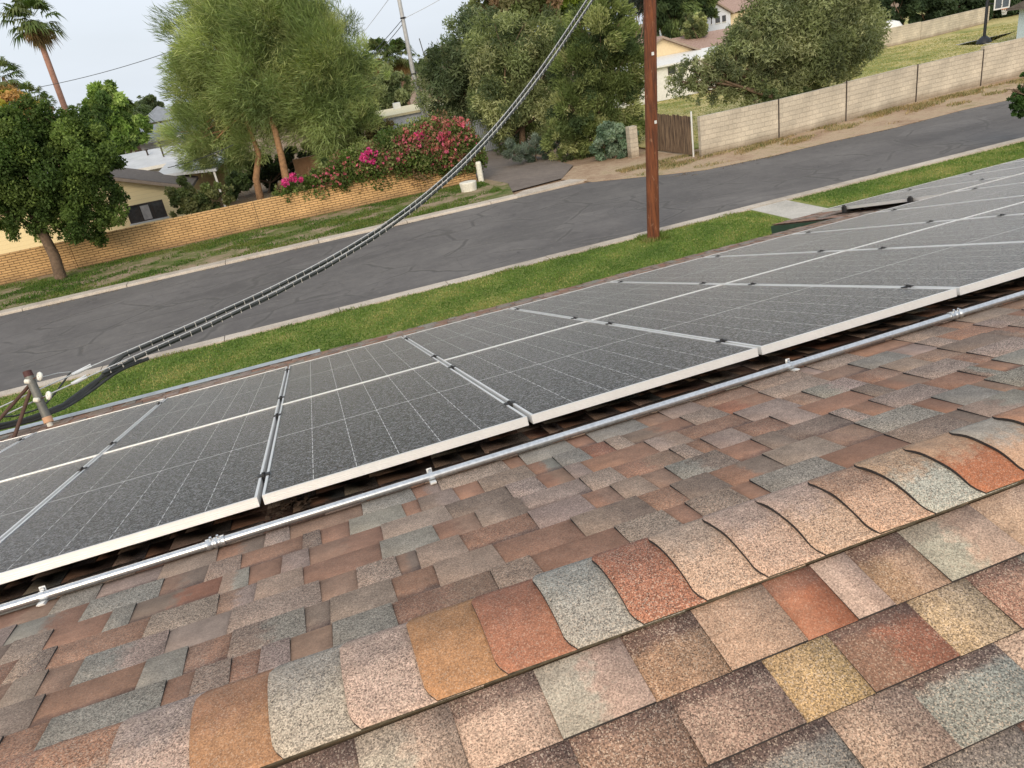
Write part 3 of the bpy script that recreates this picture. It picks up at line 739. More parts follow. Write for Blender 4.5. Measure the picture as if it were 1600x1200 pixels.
# big mesquite behind the tan wall
MQ = [(.145, .19, .075), (.18, .225, .09), (.22, .26, .11), (.27, .30, .135), (.10, .135, .055)]
b2 = pxblobs([(330, 70, 62), (410, 40, 66), (490, 85, 62), (300, 140, 42), (388, 122, 70), (482, 148, 64), (535, 195, 42), (300, 215, 36), (345, 232, 38), (385, 220, 36), (330, 195, 40), (310, 245, 24), (550, 90, 34), (562, 140, 32), (555, 190, 30), (578, 168, 20), (290, 150, 30), (590, 120, 16), (425, 165, 40), (515, 222, 34), (275, 185, 16), (555, 150, 24), (450, -10, 56), (340, 0, 50), (520, 55, 42), (268, 100, 20), (540, 120, 38), (275, 60, 22), (300, 245, 18)], 44)
tb = atY(447, 262, 43); tb.z = G
tree('mesquite_tree', 'tall feathery grey-green tree with forked orange trunk behind the tan wall', 'tree', tb, b2, 150000, .42, MQ, 22, .22, BARK_O, .055, 'feather', clump=.42, lean=(-.35, 0, .15), nclump=22,
     stems=[([(atY(400, 290, 43).x, 43.2, G), atY(400, 280, 43.2), atY(404, 240, 43.2), atY(385, 190, 43.4)], .22), ([(tb.x, 43, G), atY(446, 275, 43), atY(440, 245, 43), atY(430, 205, 43), atY(410, 150, 43.6)], .24)], forks=14)
tree('shade_filler_bushes', 'row of dark bushes added as shade beneath the tall feathery tree', 'bushes', atY(415, 285, 48).xy.to_3d()+Vector((0, 0, G)), pxblobs([(350, 272, 16), (378, 265, 18), (405, 262, 18), (432, 258, 18), (460, 252, 20), (485, 240, 18), (510, 225, 20), (420, 282, 14), (390, 282, 14)], 49), 14000, .2, [(.03, .045, .02), (.045, .06, .03)], 27, .05, aspect=.4)  # added to darken the bright gap behind the trunks where shade belongs
# brownish bush right of it, and low dark shrubs
tree('thorny_bush', 'dense brownish green bush between the feathery tree and the pink flowers', 'bush', atY(585, 225, 45).xy.to_3d()+Vector((0, 0, G)), pxblobs([(575, 208, 28), (545, 215, 24), (598, 212, 20), (560, 235, 20), (620, 222, 12)], 45), 9000, .26, [(.05, .055, .025), (.07, .075, .03), (.09, .075, .035)], 23, .06, aspect=.12, style='feather')
tree('shrub', 'round olive shrub beside the window of the yellow house', 'shrub', atY(305, 320, 37.6).xy.to_3d()+Vector((0, 0, G)), pxblobs([(300, 308, 26), (278, 318, 20), (325, 312, 20), (350, 300, 14)], 37.6), 7000, .13, [(.05, .07, .025), (.08, .10, .035), (.11, .12, .05)], 24, .05, aspect=.5)
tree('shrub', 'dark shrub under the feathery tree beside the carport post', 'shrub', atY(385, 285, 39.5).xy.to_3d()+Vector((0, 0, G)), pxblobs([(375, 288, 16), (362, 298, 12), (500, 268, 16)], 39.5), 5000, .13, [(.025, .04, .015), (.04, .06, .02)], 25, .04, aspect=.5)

# bougainvillea over the wall
hb = empty('bougainvillea_hedge', (4.5, 36.4, G), 'sprawling green hedge with magenta and red blossoms hanging over the tan wall', 'hedge')
hl = pxblobs([(450, 296, 15), (470, 292, 16), (495, 288, 18), (520, 278, 20), (545, 266, 24), (435, 300, 10), (505, 278, 16), (565, 256, 20), (580, 250, 26), (600, 270, 20), (620, 240, 30), (655, 232, 34), (690, 228, 34), (715, 232, 28), (730, 250, 22), (660, 258, 20), (700, 258, 20), (735, 225, 14), (560, 290, 12), (500, 296, 12)], 35.9, .7)
hl = [(x-4.5, y-36.4, z-G, a, b_, c) for x, y, z, a, b_, c in hl]
link('foliage', foliage_mesh('foliage', hl, 60000, .12, [(.045, .075, .018), (.065, .10, .022), (.09, .12, .035), (.15, .10, .06), (.13, .15, .06)], 31, .6, nclump=40, clump=.5), hb)
fl = pxblobs([(650, 225, 26), (680, 214, 26), (715, 208, 22), (700, 235, 22), (625, 240, 20), (600, 250, 16), (735, 215, 12), (575, 262, 10), (520, 276, 16), (495, 284, 12), (550, 262, 16), (640, 215, 14), (690, 225, 26), (665, 240, 20)], 35.4, .7)
fm_ = pxblobs([(570, 246, 7), (576, 238, 6), (582, 252, 5), (458, 277, 6), (445, 285, 6), (655, 212, 7), (470, 280, 4), (588, 240, 4)], 35.2, .7)
for nm, bl, n, cs, sd_ in (('red_blossoms', fl, 4000, [(.34, .10, .12), (.28, .09, .085), (.36, .08, .14), (.26, .12, .095)], 32), ('magenta_blossoms', fm_, 900, [(.38, .04, .17), (.40, .06, .20)], 33)):
    bl = [(x-4.5, y-36.4, z-G, a, b_, c) for x, y, z, a, b_, c in bl]
    link(nm, foliage_mesh(nm, bl, n, .10, cs, sd_, .8, nclump=60, clump=.15), hb)
st_ = MB(); rr = random.Random(9)
for q in hl[::2]: limb(st_, (q[0]*.8, .25, 0), (q[0], q[1], q[2]), .04, .012, rr, seg=6)
st_.build('stems', BARK, hb, True)

# centre trees behind the alley
OL = [(.095, .115, .05), (.13, .155, .07), (.175, .20, .095), (.235, .25, .13), (.06, .08, .038)]
OD = [(.05, .07, .037), (.07, .095, .05), (.10, .125, .065), (.14, .16, .09)]
YG = [(.09, .13, .02), (.14, .19, .03), (.20, .25, .05), (.06, .09, .02)]
def gbase(px, py, Y):
    p = atY(px, py, Y); return Vector((p.x, p.y, G-.02))
tree('olive_tree', 'dark grey-green tree left of the alley, beside the grey metal pole', 'tree', gbase(715, 200, 49), pxblobs([(705, 100, 40), (695, 145, 38), (745, 60, 42), (745, 120, 50), (690, 185, 26), (735, 175, 36), (675, 150, 18), (700, 70, 22), (775, 150, 40), (770, 195, 28)], 49), 26000, .26, OD, 41, .2, aspect=.25, nclump=20)
tree('olive_tree', 'wide olive-green tree at the back of the alley, crossed by the sagging cable', 'tree', gbase(815, 230, 43), pxblobs([(790, 75, 46), (835, 110, 54), (795, 150, 50), (850, 60, 44), (760, 175, 28), (830, 185, 46), (800, 215, 34), (865, 150, 36), (880, 40, 30), (770, 110, 30)], 43), 34000, .22, OL, 42, .2, aspect=.25, nclump=22)
tree('olive_tree', 'bushy green tree leafed to the ground directly left of the brown utility pole', 'tree', gbase(925, 245, 36.5), pxblobs([(935, 60, 46), (965, 110, 42), (905, 110, 44), (950, 160, 42), (895, 170, 36), (880, 215, 28), (925, 205, 36), (975, 190, 30), (905, 240, 22), (880, 245, 16), (985, 60, 24), (945, 20, 34), (985, 140, 22), (990, 210, 14)], 36.5), 60000, .20, [(.075, .10, .035), (.11, .14, .05), (.15, .18, .07), (.20, .215, .10), (.04, .06, .025)], 43, .16, aspect=.22, style='feather', nclump=24)
tree('silver_bush', 'low blue-green bush at the foot of the tree beside the block pier', 'bush', gbase(962, 245, 33.6), pxblobs([(955, 215, 20), (975, 225, 18), (940, 230, 16), (965, 240, 14), (985, 210, 10)], 33.6), 7000, .15, [(.07, .11, .075), (.11, .16, .11), (.15, .20, .15)], 44, .04, aspect=.5)
tree('silver_bush', 'small grey-leaved bush in shade at the edge of the alley', 'bush', gbase(838, 250, 38), pxblobs([(838, 232, 17), (822, 240, 12), (858, 235, 12), (800, 236, 16), (870, 225, 14)], 38), 6000, .2, [(.06, .085, .065), (.12, .15, .13)], 45, .04, aspect=.15, style='feather')
tree('yellow_green_tree', 'bright yellow-green treetop rising behind the olive trees at top centre', 'tree', gbase(870, 150, 66), pxblobs([(885, 0, 34), (860, 15, 30), (905, 30, 26), (930, 10, 30), (890, 40, 20)], 66), 14000, .36, YG, 46, .2, aspect=.4)
tree('brown_tipped_tree', 'brownish green treetop above the alley trees, left of the bright one', 'tree', gbase(790, 150, 60), pxblobs([(790, -5, 36), (765, 15, 26), (815, 10, 34), (835, 0, 30), (740, 25, 16), (800, 35, 26)], 60), 14000, .32, [(.085, .10, .04), (.11, .105, .055), (.07, .09, .03), (.13, .09, .055)], 47, .2, aspect=.4)
tree('pepper_tree', 'dark drooping tree right behind the brown utility pole at top', 'tree', gbase(1045, 60, 74), pxblobs([(1030, 5, 26), (1060, 10, 30), (1090, 0, 26), (1050, 35, 22), (1040, 58, 16), (1080, 48, 18), (1100, 30, 16), (1055, -20, 30)], 74), 16000, .5, [(.03, .05, .02), (.05, .075, .03), (.08, .11, .04)], 48, .25, aspect=.2, style='feather', lean=(0, 0, -.9))
tree('pine_tree', 'dark conifer branches poking out just left of the brown pole top', 'tree', gbase(990, 60, 70), pxblobs([(990, 0, 14), (1000, -12, 18), (1000, 14, 8), (985, 8, 6)], 70), 3000, .4, [(.02, .03, .025), (.035, .045, .04)], 49, .18, aspect=.1, style='feather')
tree('round_tree', 'round grey-green tree in front of the two storey house', 'tree', gbase(1090, 60, 66), pxblobs([(1090, 40, 14), (1078, 32, 10), (1100, 50, 8), (1075, 48, 8)], 66), 5000, .32, OL, 50, .15, aspect=.4)

# right mesquite over the grey wall
MR = [(.10, .12, .055), (.135, .155, .075), (.17, .19, .10), (.22, .235, .13), (.07, .085, .045)]
tb = Vector((26.6, 34.2, G-.02))
tree('mesquite_tree', 'wide grey-green tree overhanging the grey block wall right of the brown pole', 'tree', tb, pxblobs([(1140, 95, 30), (1178, 72, 26), (1095, 112, 24), (1150, 135, 24), (1065, 128, 22), (1120, 138, 22), (1085, 140, 18), (1190, 140, 24), (1100, 125, 24), (1140, 118, 28), (1160, 145, 18), (1210, 150, 20), (1075, 110, 18), (1125, 108, 24), (1175, 120, 26), (1250, 60, 62), (1195, 75, 52), (1305, 45, 54), (1335, 85, 34), (1130, 100, 30), (1080, 115, 22), (1215, 125, 36), (1280, 110, 36), (1240, 0, 56), (1320, 0, 44), (1165, 115, 28), (1100, 130, 18), (1060, 130, 14), (1250, 140, 22), (1180, 50, 30), (1345, 40, 28), (1300, 145, 16), (1215, 165, 14), (1045, 145, 12), (1240, 95, 40)], 34.5), 90000, .21, MR, 51, .22, aspect=.22, clump=.34, nclump=24, forks=14)
tree('hanging_shrub', 'green shrub spilling onto the top of the grey block wall under the wide tree', 'shrub', Vector((25.2, 31.6, G-.02)), pxblobs([(1235, 160, 12), (1205, 150, 10), (1260, 150, 12), (1225, 172, 8), (1180, 160, 6)], 30.6), 3000, .12, [(.05, .07, .025), (.07, .09, .04)], 52, .03, aspect=.4)

# dark trees at upper right
DK = [(.02, .035, .018), (.03, .05, .025), (.045, .07, .035)]
for i, (bl, bx, lb) in enumerate((([(1395, 5, 26), (1420, -8, 30), (1415, 25, 14)], 1410, 'dark tree beyond the back wall, next to the wide grey-green tree'),
        ([(1450, 0, 30), (1470, 22, 18), (1440, 20, 14)], 1450, 'dark tree above the middle of the far yard wall'),
        ([(1500, 5, 30), (1495, 35, 18), (1485, 48, 12), (1515, 38, 14)], 1500, 'dark tree at the right end of the far yard wall'),
        ([(1550, 10, 24), (1580, -5, 28), (1525, 25, 16), (1540, 30, 14)], 1560, 'dark tree behind the basketball hoop'),
        ([(1610, 5, 26), (1590, 20, 14), (1640, -10, 40)], 1625, 'dark tree behind the pale blue shed'))):
    tree('dark_tree', lb, 'tree', gbase(bx, 60, 67), pxblobs(bl, 67), 11000, .42, DK, 60+i, .22, aspect=.4, group='dark trees beyond the far yard')
tree('near_tree', 'dark leafy branch tips entering at the right edge above the near kerb', 'tree', Vector((atY(1650, 260, 20.5).x, 20.4-2.5, G)), pxblobs([(1600, 155, 15), (1590, 168, 10), (1577, 142, 5), (1585, 152, 8), (1630, 150, 22), (1640, 178, 16), (1602, 175, 9), (1604, 120, 8), (1600, 135, 6)], 18.4), 14000, .09, [(.025, .05, .015), (.04, .08, .02)], 70, .08, aspect=.45)

# left background trees and palms
tree('yellow_tree', 'yellow and orange tinged tree above the dark tree at far left', 'tree', gbase(30, 250, 48), pxblobs([(20, 175, 28), (50, 175, 18), (30, 200, 24), (5, 155, 20), (-20, 180, 30), (60, 195, 12)], 48), 8000, .22, [(.22, .20, .03), (.15, .17, .03), (.38, .24, .10), (.30, .19, .08)], 80, .15, aspect=.5)
tree('green_tree', 'rounded bright green tree left of the tall feathery tree', 'tree', gbase(180, 250, 58), pxblobs([(185, 218, 16), (212, 212, 14), (168, 152, 20), (160, 178, 24), (190, 178, 24), (148, 205, 22), (190, 208, 22), (140, 190, 16), (215, 195, 18), (170, 225, 18)], 58), 16000, .32, [(.11, .17, .04), (.15, .22, .055), (.19, .25, .08), (.06, .10, .03)], 81, .2, aspect=.4)
tree('olive_tree', 'grey-green tree low behind the grey metal pole', 'tree', gbase(610, 200, 72), pxblobs([(600, 130, 24), (575, 142, 24), (628, 138, 22), (560, 152, 20), (645, 146, 16), (592, 152, 22), (612, 150, 18)], 72), 12000, .36, [(.08, .11, .05), (.12, .15, .07), (.17, .20, .10)], 82, .18, aspect=.35)
far_spec = [(235, 165, 12, 118), (225, 178, 12, 116), (130, 190, 9, 120), (105, 190, 10, 110), (680, 90, 9, 110), (668, 100, 9, 108), (700, 80, 10, 118), (215, 172, 9, 130), (560, 125, 10, 120), (100, 200, 8, 100)]
for i, (px, py, rp, Y) in enumerate(far_spec):
    nm = ['far tree at the skyline hugging the left side of the feathery tree', 'low far tree above the white roofs', 'distant small tree between the tall palm and the green tree', 'distant tree at the foot of the tall palm trunk',
          'far tree top just right of the metal pole', 'low far tree right of the two palms', 'highest far treetop right of the metal pole', 'faint far tree left of the feathery tree on the skyline', 'far tree peeping out right of the feathery tree', 'smallest distant bush low behind the tall palm trunk'][i]
    tree('far_tree', nm, 'tree', gbase(px, py+30, Y), pxblobs([(px, py, rp), (px+rp*.8, py+rp*.5, rp*.8), (px-rp*.8, py+rp*.4, rp*.8)], Y), 2200, .6, [(.05, .07, .035), (.07, .095, .045)], 90+i, .2, aspect=.5, group='far trees on the skyline')
# far wooded skyline
tl = []
rr = random.Random(4)
for i in range(150):
    x = -130+i*3.1; tl.append((x, 175+rr.uniform(-12, 12), G+rr.uniform(1.5, 3.5), 6, 5, rr.uniform(2.2, 4.2)))
tag(link('treeline', foliage_mesh('treeline', tl, 60000, .95, [(.055, .075, .045), (.07, .09, .055), (.05, .065, .045)], 99, .6, nclump=10)), 'low belt of trees along the horizon', 'trees', kind='stuff')

def palm(label, cr, base, rc, th_, seed, nf=34, skirt=True, bark=None, group=None, name='palm_tree', cat='palm'):
    """cr: crown centre world; rc: frond length"""
    base = Vector(base); cr = Vector(cr); t = empty(name, base, label, cat, group); c = cr-base; rr = random.Random(seed)
    b = MB(); b.tube([(0, 0, -.2), c*.03, c*.5+Vector((rr.uniform(-.2, .2), 0, 0)), c*.96], [th_*1.6, th_*1.25, th_, th_*.9], 10); b.build('trunk', bark or plain('palm_bark', (.22, .14, .10), .9, var=.3, scale=12, bump=.6), t, True)
    V = []; F = []; C = []
    def frond(el, az, L_, cc):
        d = Vector((math.cos(az)*math.cos(el), math.sin(az)*math.cos(el), math.sin(el))); side = d.cross(Vector((0, 0, 1)))
        if side.length < .01: side = Vector((1, 0, 0))
        side.normalize(); upv = side.cross(d); p0 = c+d*L_*.12; hub = c+d*L_*.5+Vector((0, 0, -.06*L_))
        n = len(V); V.extend([p0-side*.02, p0+side*.02, hub+side*.02, hub-side*.02]); F.append((n, n+1, n+2, n+3)); C.append(cc)
        for k in range(13):
            a = -1.25+2.5*k/12; dd = (d*math.cos(a)+side*math.sin(a)+upv*rr.uniform(-.12, .12)).normalized(); l = L_*.52*(1-.25*abs(a)/1.25)*rr.uniform(.85, 1.1)
            m_ = hub+dd*l*.6; tip = hub+dd*l+Vector((0, 0, -l*rr.uniform(.25, .6))); pv = dd.cross(upv).normalized()*L_*.035
            n = len(V); V.extend([hub, m_+pv, tip, m_-pv]); F.append((n, n+1, n+2, n+3)); q = rr.uniform(.7, 1.3); C.append(tuple(x*q for x in cc))
    for i in range(nf): frond(rr.uniform(-.5, 1.35), rr.uniform(0, 6.283), rc*rr.uniform(.85, 1.1), rr.choice([(.09, .14, .04), (.13, .18, .06), (.17, .20, .08)]))
    link('crown', np_mesh('crown', [tuple(v) for v in V], np.array(F), LEAF, C), t)
    if skirt:
        V.clear(); F.clear(); C.clear()
        for i in range(nf//2): frond(rr.uniform(-1.4, -.6), rr.uniform(0, 6.283), rc*rr.uniform(.6, .85), rr.choice([(.30, .20, .10), (.22, .17, .08)]))
        link('dead_fronds', np_mesh('dead_fronds', [tuple(v) for v in V], np.array(F), LEAF, C), t)
    return t
cp = atY(50, 30, 60); palm('tall slender fan palm with leaning pink-brown trunk standing highest at the left', cp, (atY(122, 210, 60).x, 60, G), 2.1, .20, 1, 46, bark=plain('pink_palm_bark', (.36, .20, .15), .9, var=.2, scale=8))
cp = atY(3, 118, 56); palm('fan palm cut off by the left edge of the photo', cp, (cp.x-.3, 56, G), 1.5, .22, 2, 30)
cp = atY(46, 150, 62); palm('short-looking fan palm between the edge palm and the tall palm', cp, (cp.x+.3, 62, G), 1.25, .2, 3, 30)
cp = atY(73, 160, 66); palm('small fan palm tucked beside the tall palm trunk', cp, (cp.x+.2, 66, G), .9, .18, 4, 24)
cp = atY(196, 183, 62); palm('low broad fan palm growing in front of the bright green tree', cp, (cp.x, 62, G), 2.1, .25, 5, 40, False)
cp = atY(591, 88, 82); palm('left one of the pair of shaggy palms beside the metal pole', cp, (atY(607, 130, 82).x, 82, G), 2.3, .30, 6, 60, group='pair of palms')
cp = atY(624, 88, 84); palm('right one of the pair of shaggy palms beside the metal pole', cp, (atY(630, 130, 84).x, 84, G), 2.3, .30, 7, 60, group='pair of palms')
for i, (px, py, Y, lb) in enumerate(((126, 166, 150, 'tiny distant palm just right of the tall palm trunk'), (219, 155, 150, 'tiny distant palm left of the feathery tree'), (681, 75, 170, 'tiny distant palm high right of the metal pole'), (655, 90, 170, 'tiny distant palm right beside the metal pole'), (113, 176, 160, 'faintest tiny palm touching the tall palm trunk'))):
    cp = atY(px, py, Y); palm(lb, cp, (cp.x, Y, G), .9, .14, 20+i, 16, False, group='distant palms')

# ------------------------------------------------------------------ walls and fences
def block_mat(name, c1, c2, mortar, bw, bh, ms=.012, axis='x', msmooth=.1):
    a = Mat(name); v = a.coord(); s = a.sep(v)
    cb = a.n('ShaderNodeCombineXYZ'); a.l(s[0] if axis == 'x' else s[1], cb.inputs[0]); a.l(s[2], cb.inputs[1])
    nn = a.n('ShaderNodeTexNoise'); nn.inputs['Scale'].default_value = 2.5; a.l(v, nn.inputs['Vector'])
    wv = a.mix(.02, cb.outputs[0], nn.outputs['Color'], 'ADD')
    br = a.n('ShaderNodeTexBrick'); a.l(wv, br.inputs['Vector']); br.inputs['Color1'].default_value = (*c1, 1); br.inputs['Color2'].default_value = (*c2, 1); br.inputs['Mortar'].default_value = (*mortar, 1)
    br.inputs['Scale'].default_value = 1; br.inputs['Brick Width'].default_value = bw; br.inputs['Row Height'].default_value = bh; br.inputs['Mortar Size'].default_value = ms; br.inputs['Mortar Smooth'].default_value = msmooth; br.inputs['Bias'].default_value = 0
    f = a.noise(v, .8, 5, .6); c = a.mix(1.0, br.outputs['Color'], a.rng(f, .3, .7, .78, 1.18), 'MULTIPLY')
    f2 = a.noise(v, 14, 4); c = a.mix(1.0, c, a.rng(f2, .3, .7, .85, 1.15), 'MULTIPLY')
    # dirt splash at the foot, with a ragged shape
    ft = a.rng(a.math('ADD', s[2], a.math('MULTIPLY', f, .35)), .22, .5, .55, 0); c = a.mix(ft, c, (.17, .115, .07))
    a.bump(a.math('ADD', a.math('MULTIPLY', br.outputs['Fac'], -1.0), a.math('MULTIPLY', f2, .5)), .8, .02)
    return a.set(c, .92, 0.0, .2)
TANB = block_mat('tan_slump_block', (.66, .42, .20), (.60, .38, .18), (.20, .12, .06), .40, .105, .013)
GREYB = block_mat('grey_block', (.56, .50, .405), (.49, .44, .36), (.45, .40, .325), .41, .205, .010)
def wallseg(parent, p, q, h, th_, mat, name='wall_section', z0=-.3, o=None, cap=0):
    """a straight wall section as its own object, local x along the wall"""
    p, q = Vector((*p, 0)), Vector((*q, 0)); d = q-p; a = math.atan2(d.y, d.x)
    b = MB(); b.box((0, 0, z0), (d.length, th_, h))
    if cap: b.box((-.0, -.02, h), (d.length, th_+.02, h+cap))
    x = b.build(name, mat, parent); x.rotation_euler = (0, 0, a)
    x.location = (p.x-(o[0] if o else 0), p.y-(o[1] if o else 0), 0)
    return x
W1 = empty('tan_block_wall', (-2, 35.65, G), 'long low tan slump-block wall along the far side of the street', 'wall')
xs = [-45, -30, -18, -8.9, -1.0, 6.72, 9.55]
for i in range(len(xs)-1): wallseg(W1, (xs[i]+.01, 35.65), (xs[i+1]-.01, 35.65), 1.2, .2, TANB, o=(-2, 35.65))
W1b = empty('brown_garden_wall', (3, 46, G), 'brown adobe garden wall behind the pink-flowered hedge', 'wall')
pa, pb = atY(470, 235, 46), atY(600, 212, 46)
wallseg(W1b, (pa.x-.6, 46), (pb.x, 46.2), 1.75, .2, plain('adobe_plaster', (.30, .18, .11), .9, scale=2, bump=.3), o=(3, 46))
W2 = empty('grey_block_wall', (26, 30, G), 'long pale grey-tan block wall with dark posts along the dirt shoulder', 'wall')
nodes = [(18.12, 29.10), (22.14, 29.12), (26.28, 29.75), (31.15, 30.60), (35.6, 30.98), (44, 31.6), (56, 32.2)]
hs = [1.62, 1.62, 1.66, 1.64, 1.80, 1.8]
for i in range(len(nodes)-1):
    a_, b_ = nodes[i], nodes[i+1]; wallseg(W2, (a_[0]+.03, a_[1]), (b_[0]-.03, b_[1]), hs[i], .2, GREYB, o=(26, 30))
RUSTY = plain('dark_steel', (.07, .055, .05), .7, .3, var=.3)
for i in range(1, 6):
    x, y = nodes[i]; b = MB(); b.box((x-26-.018, y-30-.03, -.1), (x-26+.018, y-30+.03, hs[i-1]+(.13 if i == 2 else .03))); b.build('post', RUSTY, W2)
# pier where one panel shows patched darker block
# back wall of the yard
W3 = empty('yard_back_wall', (60, 60, G), 'distant grey block wall closing the far side of the grassy yard', 'wall')
wallseg(W3, (44, 56.5), (55.5, 59.5), 1.55, .2, GREYB, o=(60, 60)); wallseg(W3, (55.55, 59.5), (60.2, 60.1), 1.55, .2, GREYB, o=(60, 60)); wallseg(W3, (60.25, 60.1), (72, 63.5), 1.5, .2, GREYB, o=(60, 60))
# wooden gate
WOOD = Mat('weathered_boards'); v_ = WOOD.coord('Object', (1, 9, .5)); f_ = WOOD.noise(v_, 1.6, 4, .7)
f3 = WOOD.noise(WOOD.coord('Object', (30, 30, 1.5)), 2, 4)
WOOD = WOOD.set(WOOD.mix(1.0, WOOD.ramp(f_, [(.36, (.035, .024, .018)), (.48, (.13, .085, .055)), (.62, (.27, .19, .12))]), WOOD.rng(f3, .3, .7, .7, 1.3), 'MULTIPLY'), .9)
gt_ = empty('wooden_gate', (18.0, 31, G), 'weathered brown plank gate beside the left end of the grey block wall', 'gate')
rr = random.Random(8); y = -1.35; b = MB()
while y < 2.6:
    wd = rr.uniform(.12, .17); b.box((-.012+rr.uniform(-.006, .006), y, -.0), (.018, y+wd-.014, 1.66+rr.uniform(-.04, .04))); y += wd
b.build('planks', WOOD, gt_)
b = MB()
for z in (.3, 1.35): b.box((.019, -1.35, z), (.06, 2.55, z+.09))
b.build('cross_rails', WOOD, gt_)
b = MB(); b.tube([(.02, -1.44, -.1), (.02, -1.44, 1.85)], .04, 10); b.build('gate_post', ZINC, gt_, True)
pr_ = gnd(990, 243)
b = MB(); b.box((-.2, -.2, -.1), (.2, .2, 1.35)); tag(b.build('block_pier', GREYB, None, loc=(pr_.x, pr_.y, G)), 'short tan block pier half hidden in the blue-green bush', 'pier')

# corrugated metal fences at the end of the alley
def corr(name, label, p, q, h, step, mat, cat='fence'):
    t = empty(name, (p[0], p[1], G), label, cat); d = Vector((q[0]-p[0], q[1]-p[1], 0)); L_ = d.length; t.rotation_euler = (0, 0, math.atan2(d.y, d.x))
    n = int(L_/.06); b = MB()
    for i in range(n):
        x0, x1 = i*L_/n, (i+1)*L_/n; y0, y1 = (.02 if i % 2 else 0), (0 if i % 2 else .02)
        b.quad((x0, y0, 0), (x1, y1, 0), (x1, y1, h), (x0, y0, h))
    b.build('sheet', mat, t)
    x = 0
    while x <= L_:
        MB().box((x-.04, -.06, 0), (x+.04, -.005, h+.06)).build('post', RUSTY, t); x += step
    return t
CORR = plain('grey_sheet_metal', (.27, .30, .33), .5, .3, var=.15, scale=3)
corr('metal_fence', 'grey corrugated fence closing the alley right of the pink blossoms', (11.0, 46.5), (15.6, 45.2), 1.9, 1.5, CORR)
CORR2 = plain('pale_sheet_metal', (.50, .54, .58), .5, .2, var=.12, scale=3)
corr('metal_fence', 'pale ribbed metal fence at the foot of the grey metal pole', (8.6, 50.5), (11.6, 50.2), 2.2, 1.0, CORR2)

# ------------------------------------------------------------------ buildings
SIDING = Mat('yellow_siding'); v_ = SIDING.coord(); s_ = SIDING.sep(v_)
t_ = SIDING.math('MODULO', SIDING.math('ADD', s_[2], 10.0), .20)
ln = SIDING.rng(t_, 0, .022, 1, 0)
SIDING.bump(SIDING.math('MULTIPLY', t_, 1.0), .6, .05)
SIDING = SIDING.set(SIDING.mix(SIDING.math('MULTIPLY', ln, .45), (.86, .72, .42), (.45, .36, .20)), .8)
CREAM = plain('cream_stucco', (.70, .58, .38), .9, bump=.2, var=.08)
WHITEP = plain('white_paint', (.72, .72, .70), .7, var=.08)
WINDOW = plain('window_glass', (.05, .055, .06), .08, spec=.7, var=.3)
CURT = plain('curtain', (.45, .42, .40), .9, var=.2)
GROOF = plain('grey_brown_roofing', (.135, .115, .105), .9, var=.25, scale=5, bump=.3)
WROOF = plain('white_coated_roofing', (.55, .57, .60), .6, var=.1, scale=1.5)
SROOF = plain('slate_grey_roofing', (.27, .29, .32), .8, var=.15, scale=3)
TILE = Mat('red_clay_tile'); v_ = TILE.coord('Object', (1, 1, 1)); wv_ = TILE.n('ShaderNodeTexWave'); wv_.inputs['Scale'].default_value = 1.6; wv_.inputs['Distortion'].default_value = .6; TILE.l(v_, wv_.inputs['Vector'])
f_ = TILE.noise(v_, 6, 4); TILE.bump(wv_.outputs['Fac'], .6, .08)
TILE = TILE.set(TILE.mix(1.0, TILE.ramp(f_, [(.3, (.34, .22, .18)), (.7, (.48, .34, .28))]), TILE.rng(wv_.outputs['Fac'], 0, 1, .8, 1.1), 'MULTIPLY'), .85)
def window(parent, x0, x1, z0, z1, y, mull=2, frame=None, curtain=False):
    """window on a wall facing -Y at local y"""
    f = MB(); t = .05
    f.box((x0, y-.04, z0), (x1, y-.002, z0+t)); f.box((x0, y-.04, z1-t), (x1, y-.002, z1)); f.box((x0, y-.04, z0+t), (x0+t, y-.002, z1-t)); f.box((x1-t, y-.04, z0+t), (x1, y-.002, z1-t))
    for i in range(1, mull):
        xm = x0+(x1-x0)*i/mull; f.box((xm-.02, y-.035, z0+t), (xm+.02, y-.002, z1-t))
    w_ = f.build('window', frame or RUSTY, parent)
    MB().box((x0+t, y-.018, z0+t), (x1-t, y-.006, z1-t)).build('pane', WINDOW, w_)
    MB().box((x0-.05, y-.09, z0-.07), (x1+.05, y-.003, z0-.001)).build('sill', WHITEP, w_)
    if curtain:
        MB().box((x0+(x1-x0)*.38, y-.024, z0+t), (x0+(x1-x0)*.6, y-.019, z1-.1)).build('curtain', CURT, w_)
    return w_
